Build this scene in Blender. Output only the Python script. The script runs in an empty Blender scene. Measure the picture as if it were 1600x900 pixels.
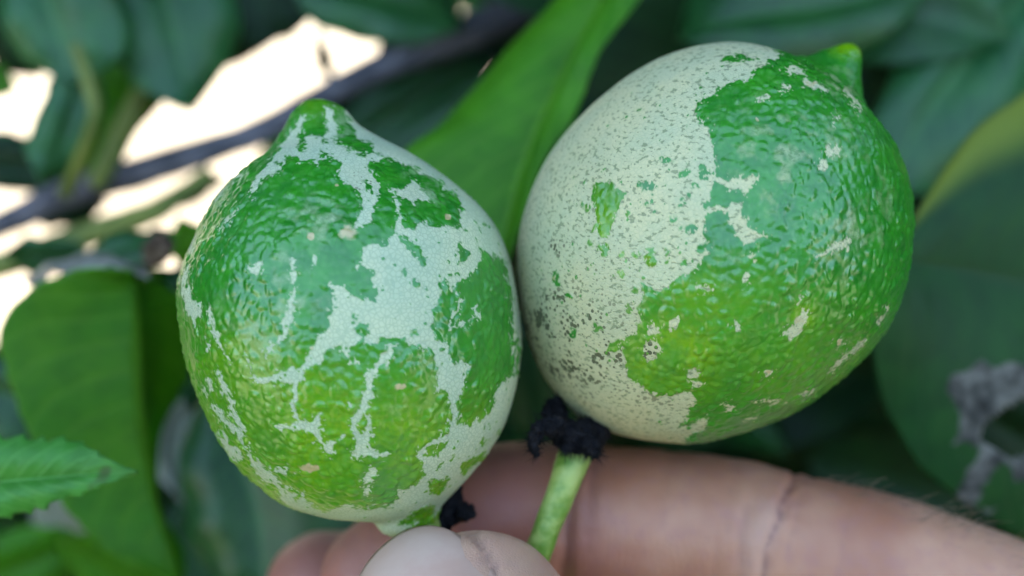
import bpy, bmesh, math, random
import numpy as np
from mathutils import Vector, Matrix

random.seed(7)
rng = np.random.default_rng(7)
scene = bpy.context.scene
col = scene.collection
MM = 0.001

# ------------------------------------------------------------------ camera
FPX = 1800.0                      # focal length in photograph pixels (1600 wide)
PITCH = math.radians(24.0)
CAM = Vector((0.0, 0.0, 1.30))
FWD = Vector((0, math.cos(PITCH), -math.sin(PITCH)))
RGT = Vector((1, 0, 0))
UPV = RGT.cross(FWD)
cd = bpy.data.cameras.new('camera')
cam = bpy.data.objects.new('camera', cd)
col.objects.link(cam)
cam.location = CAM
cam.rotation_euler = (math.radians(90) - PITCH, 0, 0)
cd.sensor_width = 36
cd.lens = 36 * FPX / 1600.0
cd.clip_start = 0.005
cd.clip_end = 2000
cd.dof.use_dof = True
cd.dof.focus_distance = 0.1085
cd.dof.aperture_fstop = 11.5
scene.camera = cam

# ------------------------------------------------------------------ sky, sun, exposure
SUN_EL = math.radians(52)
SUN_AZ = math.radians(-14)        # behind the tree, a little to the left
w = bpy.data.worlds.new('World')
scene.world = w
w.use_nodes = True
wn = w.node_tree
bg = wn.nodes['Background']
sky = wn.nodes.new('ShaderNodeTexSky')
sky.sky_type = 'NISHITA'
sky.sun_disc = False
sky.sun_elevation = SUN_EL
sky.sun_rotation = SUN_AZ
sky.air_density = 1.0
sky.dust_density = 0.6
sky.ozone_density = 2.2
wn.links.new(sky.outputs[0], bg.inputs[0])
bg.inputs[1].default_value = 0.15
sd = bpy.data.lights.new('sun', 'SUN')
sd.energy = 4.0
sd.angle = math.radians(0.5)
sd.color = (1.0, 0.94, 0.84)
sun = bpy.data.objects.new('sun', sd)
col.objects.link(sun)
sdir = Vector((math.sin(SUN_AZ) * math.cos(SUN_EL), math.cos(SUN_AZ) * math.cos(SUN_EL), math.sin(SUN_EL)))
sun.rotation_euler = sdir.to_track_quat('Z', 'Y').to_euler()
sun.location = (0, 3, 6)
vs = scene.view_settings
vs.view_transform = 'Standard'
vs.look = 'None'
vs.gamma = 1
vs.use_curve_mapping = False
vs.exposure = 3.1
vs.use_white_balance = True       # camera white balance set for open shade
vs.white_balance_temperature = 7300
vs.white_balance_tint = 10
cy = scene.cycles
cy.use_denoising = True
cy.max_bounces = 6
cy.caustics_reflective = False
cy.caustics_refractive = False
cy.sample_clamp_indirect = 6

# ------------------------------------------------------------------ helpers
def P(px, py, d):
    """a point d millimetres ahead of the camera, seen at photograph pixel px, py"""
    return CAM + (FWD + RGT * ((px - 800) / FPX) - UPV * ((py - 450) / FPX)) * (d * MM)

C3 = np.array(CAM); F3 = np.array(FWD); R3 = np.array(RGT); U3 = np.array(UPV)
def Pn(a):
    a = np.asarray(a, float)
    d = a[:, 2:3]
    return C3 + (F3 + R3 * ((a[:, 0:1] - 800) / FPX) - U3 * ((a[:, 1:2] - 450) / FPX)) * d * MM

def to_px(v):
    q = v - C3
    z = q @ F3
    return 800 + FPX * (q @ R3) / z, 450 - FPX * (q @ U3) / z

def spline(pts, n, m=24):
    """Catmull-Rom through pts, resampled to n points evenly by length"""
    p = np.asarray(pts, float)
    e = np.vstack([2 * p[0] - p[1], p, 2 * p[-1] - p[-2]])
    out = []
    for i in range(len(p) - 1):
        a, b, c, d = e[i:i + 4]
        t = np.linspace(0, 1, m, endpoint=False)[:, None]
        out.append(0.5 * ((2 * b) + (c - a) * t + (2 * a - 5 * b + 4 * c - d) * t ** 2 + (3 * b - a - 3 * c + d) * t ** 3))
    out.append(p[-1:])
    q = np.vstack(out)
    s = np.concatenate([[0], np.cumsum(np.linalg.norm(np.diff(q, axis=0), axis=1))])
    s /= s[-1]
    u = np.linspace(0, 1, n)
    return np.stack([np.interp(u, s, q[:, k]) for k in range(q.shape[1])], 1)

def _hash(i, j, k, s):
    n = (i.astype(np.int64) * 73856093) ^ (j.astype(np.int64) * 19349663) ^ (k.astype(np.int64) * 83492791) ^ (s * 2654435761)
    n = (n ^ (n >> 13)) * 1274126177 & 0x7fffffff
    n = (n ^ (n >> 16)) * 668265263 & 0x7fffffff
    n = n ^ (n >> 15)
    return (n & 0xffffff) / float(0xffffff)

def vnoise(p, seed=0):
    f = np.floor(p); r = p - f
    r = r * r * r * (r * (r * 6 - 15) + 10)
    i, j, k = f[:, 0].astype(np.int64), f[:, 1].astype(np.int64), f[:, 2].astype(np.int64)
    o = np.zeros(len(p))
    for a in (0, 1):
        for b in (0, 1):
            for c in (0, 1):
                wgt = (r[:, 0] if a else 1 - r[:, 0]) * (r[:, 1] if b else 1 - r[:, 1]) * (r[:, 2] if c else 1 - r[:, 2])
                o += wgt * _hash(i + a, j + b, k + c, seed)
    return o * 2 - 1

def fbm(p, seed=0, oct=3):
    o = 0; a = 1; t = 0
    for q in range(oct):
        o = o + a * vnoise(p * 2 ** q, seed + q * 17); t += a; a *= .5
    return o / t

def voronoi(p, seed=0, jit=.9):
    f = np.floor(p)
    best = np.full(len(p), 9.0); sec = np.full(len(p), 9.0); cid = np.zeros(len(p))
    for a in (-1, 0, 1):
        for b in (-1, 0, 1):
            for c in (-1, 0, 1):
                i, j, k = (f[:, 0] + a).astype(np.int64), (f[:, 1] + b).astype(np.int64), (f[:, 2] + c).astype(np.int64)
                q = np.stack([i + .5 + jit * (_hash(i, j, k, seed) - .5), j + .5 + jit * (_hash(i, j, k, seed + 5) - .5), k + .5 + jit * (_hash(i, j, k, seed + 9) - .5)], 1)
                d = np.linalg.norm(p - q, axis=1)
                m = d < best
                sec = np.where(m, best, np.minimum(sec, d))
                cid = np.where(m, _hash(i, j, k, seed + 3), cid)
                best = np.where(m, d, best)
    return best, sec, cid

def sstep(a, b, x):
    t = np.clip((x - a) / (b - a), 0, 1)
    return t * t * (3 - 2 * t)

def mesh_np(name, verts, faces):
    me = bpy.data.meshes.new(name)
    faces = np.asarray(faces)
    n, k = faces.shape
    me.vertices.add(len(verts)); me.vertices.foreach_set('co', np.asarray(verts, np.float32).ravel())
    me.loops.add(n * k); me.loops.foreach_set('vertex_index', faces.astype(np.int32).ravel())
    me.polygons.add(n)
    me.polygons.foreach_set('loop_start', np.arange(0, n * k, k, dtype=np.int32))
    me.polygons.foreach_set('loop_total', np.full(n, k, dtype=np.int32))
    me.update(calc_edges=True)
    me.validate()
    me.polygons.foreach_set('use_smooth', np.ones(len(me.polygons), bool))
    return me

def obj(name, me, mat=None, parent=None, loc=None):
    o = bpy.data.objects.new(name, me)
    col.objects.link(o)
    if loc is not None: o.location = loc
    if parent is not None:
        o.parent = parent
        if parent.type == 'EMPTY' or True:
            o.matrix_parent_inverse = Matrix.Translation(-world_loc(parent))
    if mat is not None and me is not None: me.materials.append(mat)
    return o

def world_loc(o):
    # every object keeps plain, unrotated, unscaled world placement; location is a world position
    return Vector(o.location)

def empty(name, loc, label, cat, group=None):
    o = bpy.data.objects.new(name, None)
    col.objects.link(o); o.location = loc; o.empty_display_size = .02
    o['label'] = label; o['category'] = cat
    if group: o['group'] = group
    return o

def attr(me, name, a):
    t = me.attributes.new(name, 'FLOAT', 'POINT')
    t.data.foreach_set('value', np.asarray(a, np.float32))

def tube_mesh(name, pts, radii, seg=14, wob=0.0, seed=0, flat=None):
    """tapered tube through world points (metres), radii in metres"""
    pts = np.asarray(pts, float); n = len(pts)
    radii = np.asarray(radii, float)
    T = np.gradient(pts, axis=0); T /= np.linalg.norm(T, axis=1)[:, None]
    ref = np.array([0.31, -0.87, 0.38]); N = np.zeros_like(pts)
    nv = ref - T[0] * (ref @ T[0]); nv /= np.linalg.norm(nv); N[0] = nv
    for i in range(1, n):
        nv = N[i - 1] - T[i] * (N[i - 1] @ T[i]); N[i] = nv / np.linalg.norm(nv)
    B = np.cross(T, N)
    a = np.linspace(0, 2 * math.pi, seg, endpoint=False)
    V = pts[:, None] + (N[:, None] * np.cos(a)[None, :, None] + B[:, None] * np.sin(a)[None, :, None]) * radii[:, None, None]
    if wob:
        nn = fbm(V.reshape(-1, 3) / (radii.mean() * 1.3), seed).reshape(n, seg)
        V = V + (V - pts[:, None]) * (nn * wob)[:, :, None]
    V = V.reshape(-1, 3)
    F = []
    for i in range(n - 1):
        for j in range(seg):
            F.append((i * seg + j, i * seg + (j + 1) % seg, (i + 1) * seg + (j + 1) % seg, (i + 1) * seg + j))
    c0, c1 = len(V), len(V) + 1
    V = np.vstack([V, pts[:1] - T[:1] * radii[0] * .3, pts[-1:] + T[-1:] * radii[-1] * .3])
    me = bpy.data.meshes.new(name)
    G = [tuple(f) for f in F]
    for j in range(seg):
        G.append((c0, (j + 1) % seg, j)); G.append((c1, (n - 1) * seg + j, (n - 1) * seg + (j + 1) % seg))
    me.from_pydata([tuple(v) for v in V], [], G)
    me.polygons.foreach_set('use_smooth', [True] * len(me.polygons))
    me.update()
    return me

# ------------------------------------------------------------------ materials
class NT:
    def __init__(s, name):
        s.m = bpy.data.materials.new(name); s.m.use_nodes = True
        s.t = s.m.node_tree; s.n = s.t.nodes; s.b = s.n['Principled BSDF']; s.out = s.n['Material Output']
    def add(s, t, **k):
        nd = s.n.new(t)
        for a, v in k.items(): setattr(nd, a, v)
        return nd
    def link(s, a, b): s.t.links.new(a, b)
    def put(s, sock, v):
        if isinstance(v, bpy.types.NodeSocket): s.link(v, sock)
        elif isinstance(v, tuple) and len(v) == 3: sock.default_value = (*v, 1)
        else: sock.default_value = v
    def mix(s, f, a, b, bl='MIX'):
        nd = s.add('ShaderNodeMix', data_type='RGBA', blend_type=bl)
        s.put(nd.inputs[0], f); s.put(nd.inputs[6], a); s.put(nd.inputs[7], b)
        return nd.outputs[2]
    def math(s, op, a, b=0.0, clamp=False):
        nd = s.add('ShaderNodeMath', operation=op, use_clamp=clamp)
        s.put(nd.inputs[0], a); s.put(nd.inputs[1], b)
        return nd.outputs[0]
    def ss(s, a, b, x, lo=0.0, hi=1.0):
        nd = s.add('ShaderNodeMapRange', interpolation_type='SMOOTHSTEP')
        s.put(nd.inputs[0], x); s.put(nd.inputs[1], a); s.put(nd.inputs[2], b); s.put(nd.inputs[3], lo); s.put(nd.inputs[4], hi)
        return nd.outputs[0]
    def obj(s): return s.add('ShaderNodeTexCoord').outputs['Object']
    def uv(s): return s.add('ShaderNodeTexCoord').outputs['UV']
    def noise(s, v, sc, det=3, rough=.55, dist=0.0):
        nd = s.add('ShaderNodeTexNoise'); s.put(nd.inputs['Vector'], v); nd.inputs['Scale'].default_value = sc
        nd.inputs['Detail'].default_value = det; nd.inputs['Roughness'].default_value = rough; nd.inputs['Distortion'].default_value = dist
        return nd.outputs[0]
    def vor(s, v, sc, feat='F1', rnd=1.0):
        nd = s.add('ShaderNodeTexVoronoi', feature=feat); s.put(nd.inputs['Vector'], v); nd.inputs['Scale'].default_value = sc
        nd.inputs['Randomness'].default_value = rnd
        return nd
    def attr(s, name):
        nd = s.add('ShaderNodeAttribute', attribute_name=name)
        return nd.outputs['Fac']
    def bump(s, h, strength, dist, normal=None):
        nd = s.add('ShaderNodeBump'); s.put(nd.inputs['Height'], h); nd.inputs['Strength'].default_value = strength
        nd.inputs['Distance'].default_value = dist
        if normal is not None: s.link(normal, nd.inputs['Normal'])
        return nd.outputs[0]

def rind_material(name, crackle, porous, p1, p2):
    t = NT(name)
    v = t.obj()
    scar, yel, tan, spk, tip = t.attr('scar'), t.attr('yellow'), t.attr('tan'), t.attr('speckle'), t.attr('gland')
    n1 = t.noise(v, 380, 3)
    n2 = t.noise(v, 1500, 2)
    g = t.mix(t.ss(.3, .7, n1), (0.006, 0.165, 0.012), (0.016, 0.225, 0.010))
    gy = t.mix(t.ss(.3, .7, n2), (0.085, 0.270, 0.001), (0.155, 0.320, 0.002))
    g = t.mix(yel, g, gy)
    g = t.mix(t.math('MULTIPLY', tip, .22), g, (0.10, 0.34, 0.06))          # pale oil glands
    # corky scar tissue: pale skin broken by a fine network of cracks
    vd = t.vor(v, 2300, 'DISTANCE_TO_EDGE')
    crack = t.ss(.02, .16, vd.outputs['Distance'])
    big = t.noise(v, 160, 3)
    pale = t.mix(t.ss(.3, .7, big), p1, p2)
    pale = t.mix(t.math('MULTIPLY', t.math('SUBTRACT', 1.0, crack), crackle), pale, (0.13, 0.24, 0.14))
    # open pits of the old scar, denser where the speckle mask says
    pv = t.vor(v, 1750, 'F1')
    mp = t.noise(v, 420, 2)
    th = t.math('MULTIPLY', spk, t.ss(.25, .7, mp))
    th = t.math('MULTIPLY', th, .62)
    pale = t.mix(t.math('MULTIPLY', spk, .45), pale, (0.40, 0.38, 0.20))
    pit = t.math('GREATER_THAN', th, pv.outputs['Distance'])
    deep = t.ss(.6, 1.0, spk)
    pale = t.mix(t.math('MULTIPLY', pit, t.math('ADD', .55, t.math('MULTIPLY', deep, .4))), pale, (0.075, 0.080, 0.035))
    if porous:                                                  # short wandering pores of the corky scar
        mp2 = t.add('ShaderNodeMapping'); mp2.inputs['Rotation'].default_value = (.4, .9, .5); mp2.inputs['Scale'].default_value = (1, 1, 1.6); t.link(v, mp2.inputs[0])
        po = t.ss(.45, .36, t.noise(mp2.outputs[0], 1900, 2, .5))
        pale = t.mix(t.math('MULTIPLY', po, porous), pale, (0.16, 0.20, 0.09))
        crack = t.math('SUBTRACT', crack, po)
    m = t.ss(.12, .88, t.math('ADD', scar, t.math('MULTIPLY', t.math('SUBTRACT', n2, .5), .4)))
    c = t.mix(m, g, pale)
    tn = t.ss(.3, .7, t.math('ADD', tan, t.math('MULTIPLY', t.math('SUBTRACT', n2, .5), .6)))
    c = t.mix(tn, c, (0.46, 0.38, 0.17))
    t.link(c, t.b.inputs['Base Color'])
    rgh = t.math('ADD', t.math('MULTIPLY', m, .26), .31)
    t.link(rgh, t.b.inputs['Roughness'])
    t.link(t.math('SUBTRACT', .66, t.math('MULTIPLY', m, .36)), t.b.inputs['Specular IOR Level'])
    t.link(t.math('SUBTRACT', .22, t.math('MULTIPLY', m, .20)), t.b.inputs['Coat Weight'])
    t.b.inputs['Coat Roughness'].default_value = .14
    t.b.inputs['Subsurface Weight'].default_value = .08
    t.b.inputs['Subsurface Radius'].default_value = (.6, 1.0, .3)
    t.b.inputs['Subsurface Scale'].default_value = .0015
    h = t.math('ADD', t.math('MULTIPLY', crack, t.math('MULTIPLY', m, .6)), t.math('MULTIPLY', pit, t.math('MULTIPLY', m, -1.0)))
    h = t.math('ADD', h, t.math('MULTIPLY', t.noise(v, 2600, 2), .8))
    nb = t.bump(h, .5, .00006)
    t.link(nb, t.b.inputs['Normal'])
    return t.m

def leaf_material(name, c1, c2, vein, trans=.35, rough=.38, yellow_edge=None, blotch=False, spec=.5):
    t = NT(name)
    uv = t.uv()
    v = t.obj()
    sp = t.add('ShaderNodeSeparateXYZ'); t.link(uv, sp.inputs[0])
    u, s = sp.outputs[0], sp.outputs[1]
    d = t.math('ABSOLUTE', t.math('SUBTRACT', s, .5))
    d = t.math('MULTIPLY', d, 2.0)                                   # 0 midrib, 1 margin
    n = t.noise(v, 90, 4); nf = t.noise(v, 700, 3)
    c = t.mix(t.ss(.3, .7, n), c1, c2)
    c = t.mix(t.math('MULTIPLY', t.ss(.35, .7, t.noise(v, 260, 4)), .55), c, tuple(x * .62 for x in c1))
    # lateral veins
    ph = t.math('SUBTRACT', t.math('MULTIPLY', u, 11.0), t.math('MULTIPLY', d, 2.6))
    ph = t.math('ADD', ph, t.math('MULTIPLY', n, .7))
    tri = t.math('ABSOLUTE', t.math('SUBTRACT', t.math('FRACT', ph), .5))
    lat = t.ss(.11, .01, tri)
    net = t.ss(.08, .0, t.vor(v, 420, 'DISTANCE_TO_EDGE').outputs['Distance'])
    mid = t.ss(.07, .02, d)
    vm = t.math('MAXIMUM', t.math('MAXIMUM', mid, t.math('MULTIPLY', lat, .7)), t.math('MULTIPLY', net, .2))
    c = t.mix(t.math('MULTIPLY', vm, .75), c, vein)
    if yellow_edge:
        e = t.ss(.55, .85, t.math('MULTIPLY', t.math('SUBTRACT', s, .5), -2.0) if yellow_edge[0] < 0 else t.math('MULTIPLY', t.math('SUBTRACT', s, .5), 2.0))
        c = t.mix(e, c, yellow_edge[1])
    sp_ = t.ss(.70, .78, t.noise(v, 160, 2))
    c = t.mix(t.math('MULTIPLY', sp_, .7), c, (0.05, 0.045, 0.012))             # brown freckles and old bites
    em = t.ss(.965, .99, d)
    c = t.mix(t.math('MULTIPLY', em, .6), c, vein)
    rg = t.math('ADD', rough, t.math('MULTIPLY', t.math('SUBTRACT', nf, .5), .12))
    if blotch:
        b = t.attr('blotch')
        bm_ = t.ss(.35, .65, t.math('ADD', b, t.math('MULTIPLY', t.math('SUBTRACT', nf, .5), .5)))
        gcol = t.mix(t.ss(.35, .65, t.noise(v, 330, 4)), (0.030, 0.028, 0.022), (0.20, 0.185, 0.145))
        c = t.mix(bm_, c, gcol)
        rg = t.math('ADD', rg, t.math('MULTIPLY', bm_, .3))
    t.link(c, t.b.inputs['Base Color'])
    t.link(rg, t.b.inputs['Roughness'])
    t.b.inputs['Specular IOR Level'].default_value = spec
    h = t.math('SUBTRACT', t.math('MULTIPLY', nf, .5), vm)
    t.link(t.bump(h, .5, .00015), t.b.inputs['Normal'])
    tr = t.add('ShaderNodeBsdfTranslucent')
    tc = t.mix(.5, c, tuple(min(1, x * k) for x, k in zip(c2, (2.6, 2.4, 1.2))))
    t.link(tc, tr.inputs[0])
    ms = t.add('ShaderNodeMixShader'); ms.inputs[0].default_value = trans
    t.link(t.b.outputs[0], ms.inputs[1]); t.link(tr.outputs[0], ms.inputs[2])
    t.link(ms.outputs[0], t.out.inputs[0])
    return t.m

def simple(name, c1, c2, sc, rough=.7, bumpd=.0002, bsc=None, spec=.4, det=4):
    t = NT(name); v = t.obj()
    n = t.noise(v, sc, det)
    t.link(t.mix(t.ss(.3, .7, n), c1, c2), t.b.inputs['Base Color'])
    t.b.inputs['Roughness'].default_value = rough
    t.b.inputs['Specular IOR Level'].default_value = spec
    t.link(t.bump(t.noise(v, bsc or sc * 2, det), .7, bumpd), t.b.inputs['Normal'])
    return t.m

def skin_material():
    t = NT('hand_skin'); v = t.obj()
    n = t.noise(v, 70, 3); n2 = t.noise(v, 500, 3)
    c = t.mix(t.ss(.3, .7, n), (0.42, 0.165, 0.088), (0.57, 0.285, 0.165))
    c = t.mix(t.math('MULTIPLY', t.ss(.45, .7, n2), .3), c, (0.40, 0.17, 0.14))
    c = t.mix(t.math('MULTIPLY', t.attr('red_shade'), .7), c, (0.27, 0.080, 0.068))  # shade on the index finger, put into the skin colour
    c = t.mix(t.math('MULTIPLY', t.attr('crease'), .75), c, (0.22, 0.075, 0.06))
    c = t.mix(t.math('MULTIPLY', t.attr('pale'), .6), c, (0.56, 0.36, 0.265))
    t.link(c, t.b.inputs['Base Color'])
    t.b.inputs['Roughness'].default_value = .46
    t.b.inputs['Specular IOR Level'].default_value = .42
    t.b.inputs['Subsurface Weight'].default_value = .22
    t.b.inputs['Subsurface Radius'].default_value = (1.0, .35, .2)
    t.b.inputs['Subsurface Scale'].default_value = .0025
    w1 = t.add('ShaderNodeMapping'); w1.inputs['Scale'].default_value = (5, 1, 1.2); t.link(v, w1.inputs[0])
    h = t.math('ADD', t.math('MULTIPLY', t.vor(v, 2600, 'DISTANCE_TO_EDGE').outputs['Distance'], 1.0), t.noise(w1.outputs[0], 500, 3))
    t.link(t.bump(h, .45, .00016), t.b.inputs['Normal'])
    return t.m

RIND_A = rind_material('webbed_lemon_rind', .30, 0, (0.41, 0.49, 0.30), (0.50, 0.54, 0.32))
RIND_B = rind_material('corky_lemon_rind', .16, .72, (0.46, 0.48, 0.265), (0.56, 0.52, 0.27))
MAT_SKIN = skin_material()
MAT_STEM = simple('green_stem', (0.09, 0.22, 0.015), (0.34, 0.42, 0.10), 420, .45, .0004, 700, .5)
MAT_BLACK = simple('dried_black_calyx', (0.003, 0.003, 0.004), (0.012, 0.011, 0.012), 900, .75, .0008, 2200, .15)
MAT_BARK = simple('grey_bark', (0.045, 0.045, 0.05), (0.15, 0.14, 0.15), 160, .75, .001, 420, .3)
MAT_TWIG = simple('green_twig', (0.09, 0.13, 0.02), (0.19, 0.22, 0.04), 120, .6, .0004, 500, .4)
MAT_NAIL = simple('thumb_nail', (0.50, 0.29, 0.21), (0.56, 0.38, 0.29), 130, .42, .00005, 300, .5)
MAT_HAIR = simple('fine_hair', (0.20, 0.13, 0.08), (0.26, 0.18, 0.11), 100, .5, .0)
MAT_DRY = simple('dried_leaf_tissue', (0.05, 0.03, 0.018), (0.13, 0.08, 0.04), 240, .8, .0006, 700, .3)
MAT_SILVER = simple('peeled_leaf_skin', (0.09, 0.08, 0.05), (0.28, 0.27, 0.21), 300, .45, .0003, 900, .5)

L_DARK = leaf_material('dark_leaf', (0.002, 0.022, 0.005), (0.005, 0.036, 0.006), (0.012, 0.06, 0.012), .18, .45, spec=.22)  # green lowered to stand in for deep shade among the leaves
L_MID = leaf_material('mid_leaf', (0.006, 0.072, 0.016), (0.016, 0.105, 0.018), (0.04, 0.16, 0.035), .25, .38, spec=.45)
L_TEAL = leaf_material('teal_leaf', (0.012, 0.115, 0.034), (0.030, 0.165, 0.036), (0.07, 0.24, 0.06), .30, .38, spec=.5)
L_BRIGHT = leaf_material('bright_leaf', (0.045, 0.240, 0.008), (0.085, 0.330, 0.012), (0.16, 0.42, 0.04), .52, .45, spec=.35)  # colour and translucency raised to stand in for backlight
L_OLIVE = leaf_material('olive_leaf', (0.040, 0.215, 0.006), (0.075, 0.260, 0.008), (0.12, 0.32, 0.02), .48, .50, spec=.3)
L_YOUNG = leaf_material('young_leaf', (0.040, 0.240, 0.025), (0.065, 0.300, 0.035), (0.13, 0.40, 0.08), .30, .48, spec=.4)
L_PALE = leaf_material('pale_underside', (0.22, 0.27, 0.20), (0.30, 0.33, 0.27), (0.36, 0.40, 0.3), .25, .55)
L_HURT = leaf_material('scarred_leaf', (0.007, 0.062, 0.010), (0.014, 0.090, 0.012), (0.012, 0.06, 0.012), .22, .50, (1, (0.16, 0.22, 0.02)), True, spec=.25)

# ------------------------------------------------------------------ ground
t = NT('dry_ground'); v = t.obj()
c = t.mix(t.ss(.35, .65, t.noise(v, 1.3, 6, .65)), (0.20, 0.165, 0.115), (0.26, 0.22, 0.16))
c = t.mix(t.math('MULTIPLY', t.ss(.5, .7, t.noise(v, 9, 5)), .5), c, (0.15, 0.12, 0.08))
ln = t.add('ShaderNodeVectorMath', operation='LENGTH'); t.link(v, ln.inputs[0])
near = t.ss(2.5, 1.9, t.math('ADD', ln.outputs['Value'], t.math('MULTIPLY', t.math('SUBTRACT', t.noise(v, 2.2, 4), .5), .8)))  # dark unseen ground near the camera, added to cut glare on the rinds
c = t.mix(near, c, t.mix(t.noise(v, 14, 4), (0.035, 0.060, 0.015), (0.075, 0.085, 0.030)))
t.link(c, t.b.inputs['Base Color']); t.b.inputs['Roughness'].default_value = .95
t.link(t.bump(t.noise(v, 40, 6), .8, .02), t.b.inputs['Normal'])
gm = bpy.data.meshes.new('ground')
gv, gf = [], []
N = 40
xs = np.sign(np.linspace(-1, 1, N)) * np.abs(np.linspace(-1, 1, N)) ** 3 * 600
for j in range(N):
    for i in range(N):
        r = math.hypot(xs[i], xs[j])
        gv.append((xs[i], xs[j], .02 * math.sin(xs[i] * 1.7 + xs[j]) * min(1, r / 2) + .03 * math.sin(xs[j] * .31 + 1)))
for j in range(N - 1):
    for i in range(N - 1):
        gf.append((j * N + i, j * N + i + 1, (j + 1) * N + i + 1, (j + 1) * N + i))
gm.from_pydata(gv, [], gf)
g = obj('ground', gm, t.m); g['kind'] = 'structure'
g['label'] = 'pale dry sunlit ground far behind the leaves'

# ------------------------------------------------------------------ lemons
def inside_dist(x, y, poly):
    """signed distance in px, positive inside"""
    p = np.asarray(poly, float); q = np.roll(p, -1, 0)
    d2 = np.full(len(x), 1e12); ins = np.zeros(len(x), bool)
    for (ax, ay), (bx, by) in zip(p, q):
        ex, ey = bx - ax, by - ay
        L = ex * ex + ey * ey + 1e-9
        tt = np.clip(((x - ax) * ex + (y - ay) * ey) / L, 0, 1)
        dx, dy = x - ax - tt * ex, y - ay - tt * ey
        d2 = np.minimum(d2, dx * dx + dy * dy)
        if abs(ey) > 1e-9:
            ins ^= ((ay > y) != (by > y)) & (x < ex * (y - ay) / ey + ax)
    d = np.sqrt(d2)
    return np.where(ins, d, -d)

def stroke_dist(x, y, pts):
    best = np.full(len(x), -1e6)
    for (ax, ay, aw), (bx, by, bw) in zip(pts[:-1], pts[1:]):
        ex, ey = bx - ax, by - ay
        L = ex * ex + ey * ey + 1e-9
        tt = np.clip(((x - ax) * ex + (y - ay) * ey) / L, 0, 1)
        d = np.hypot(x - ax - tt * ex, y - ay - tt * ey)
        best = np.maximum(best, (aw + (bw - aw) * tt) / 2 - d)
    return best

class Paint:
    """scar outlines measured on the fruit, kept as a distance field over its skin"""
    def __init__(s, x, y):
        s.x, s.y = x, y; s.f = np.full(len(x), -40.0)
    def tile(s, x0, y0, k): s.o = (x0, y0, k)
    def tr(s, p):
        x0, y0, k = s.o
        return [(x0 + q[0] / k, y0 + q[1] / k) + tuple(r / k for r in q[2:]) for q in p]
    def _reg(s, p, mar=42):
        a = np.array([q[:2] for q in p])
        return np.where((s.x > a[:, 0].min() - mar) & (s.x < a[:, 0].max() + mar) & (s.y > a[:, 1].min() - mar) & (s.y < a[:, 1].max() + mar))[0]
    def poly(s, *p, grow=0):
        p = s.tr(p); i = s._reg(p)
        s.f[i] = np.maximum(s.f[i], inside_dist(s.x[i], s.y[i], p) + grow)
    def cut(s, *p, soft=0):
        p = s.tr(p); i = s._reg(p)
        s.f[i] = np.minimum(s.f[i], -inside_dist(s.x[i], s.y[i], p) + soft)
    def stroke(s, *p):
        p = s.tr(p); i = s._reg(p)
        s.f[i] = np.maximum(s.f[i], stroke_dist(s.x[i], s.y[i], p))
    def dot(s, x, y, rx, ry=None, cut=True, lvl=0):
        ry = ry or rx
        (cx, cyy, a, b), = s.tr([(x, y, rx, ry)])
        i = s._reg([(cx - a, cyy - b), (cx + a, cyy + b)])
        d = (1 - np.hypot((s.x[i] - cx) / a, (s.y[i] - cyy) / b)) * min(a, b)
        s.f[i] = np.minimum(s.f[i], -d + lvl) if cut else np.maximum(s.f[i], d - lvl)
    def blob(s, x, y, rx, ry=None):
        """soft 0..1 spot in absolute pixels"""
        ry = ry or rx
        return np.clip(1.3 - np.hypot((s.x - x) / rx, (s.y - y) / ry), 0, 1)

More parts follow.
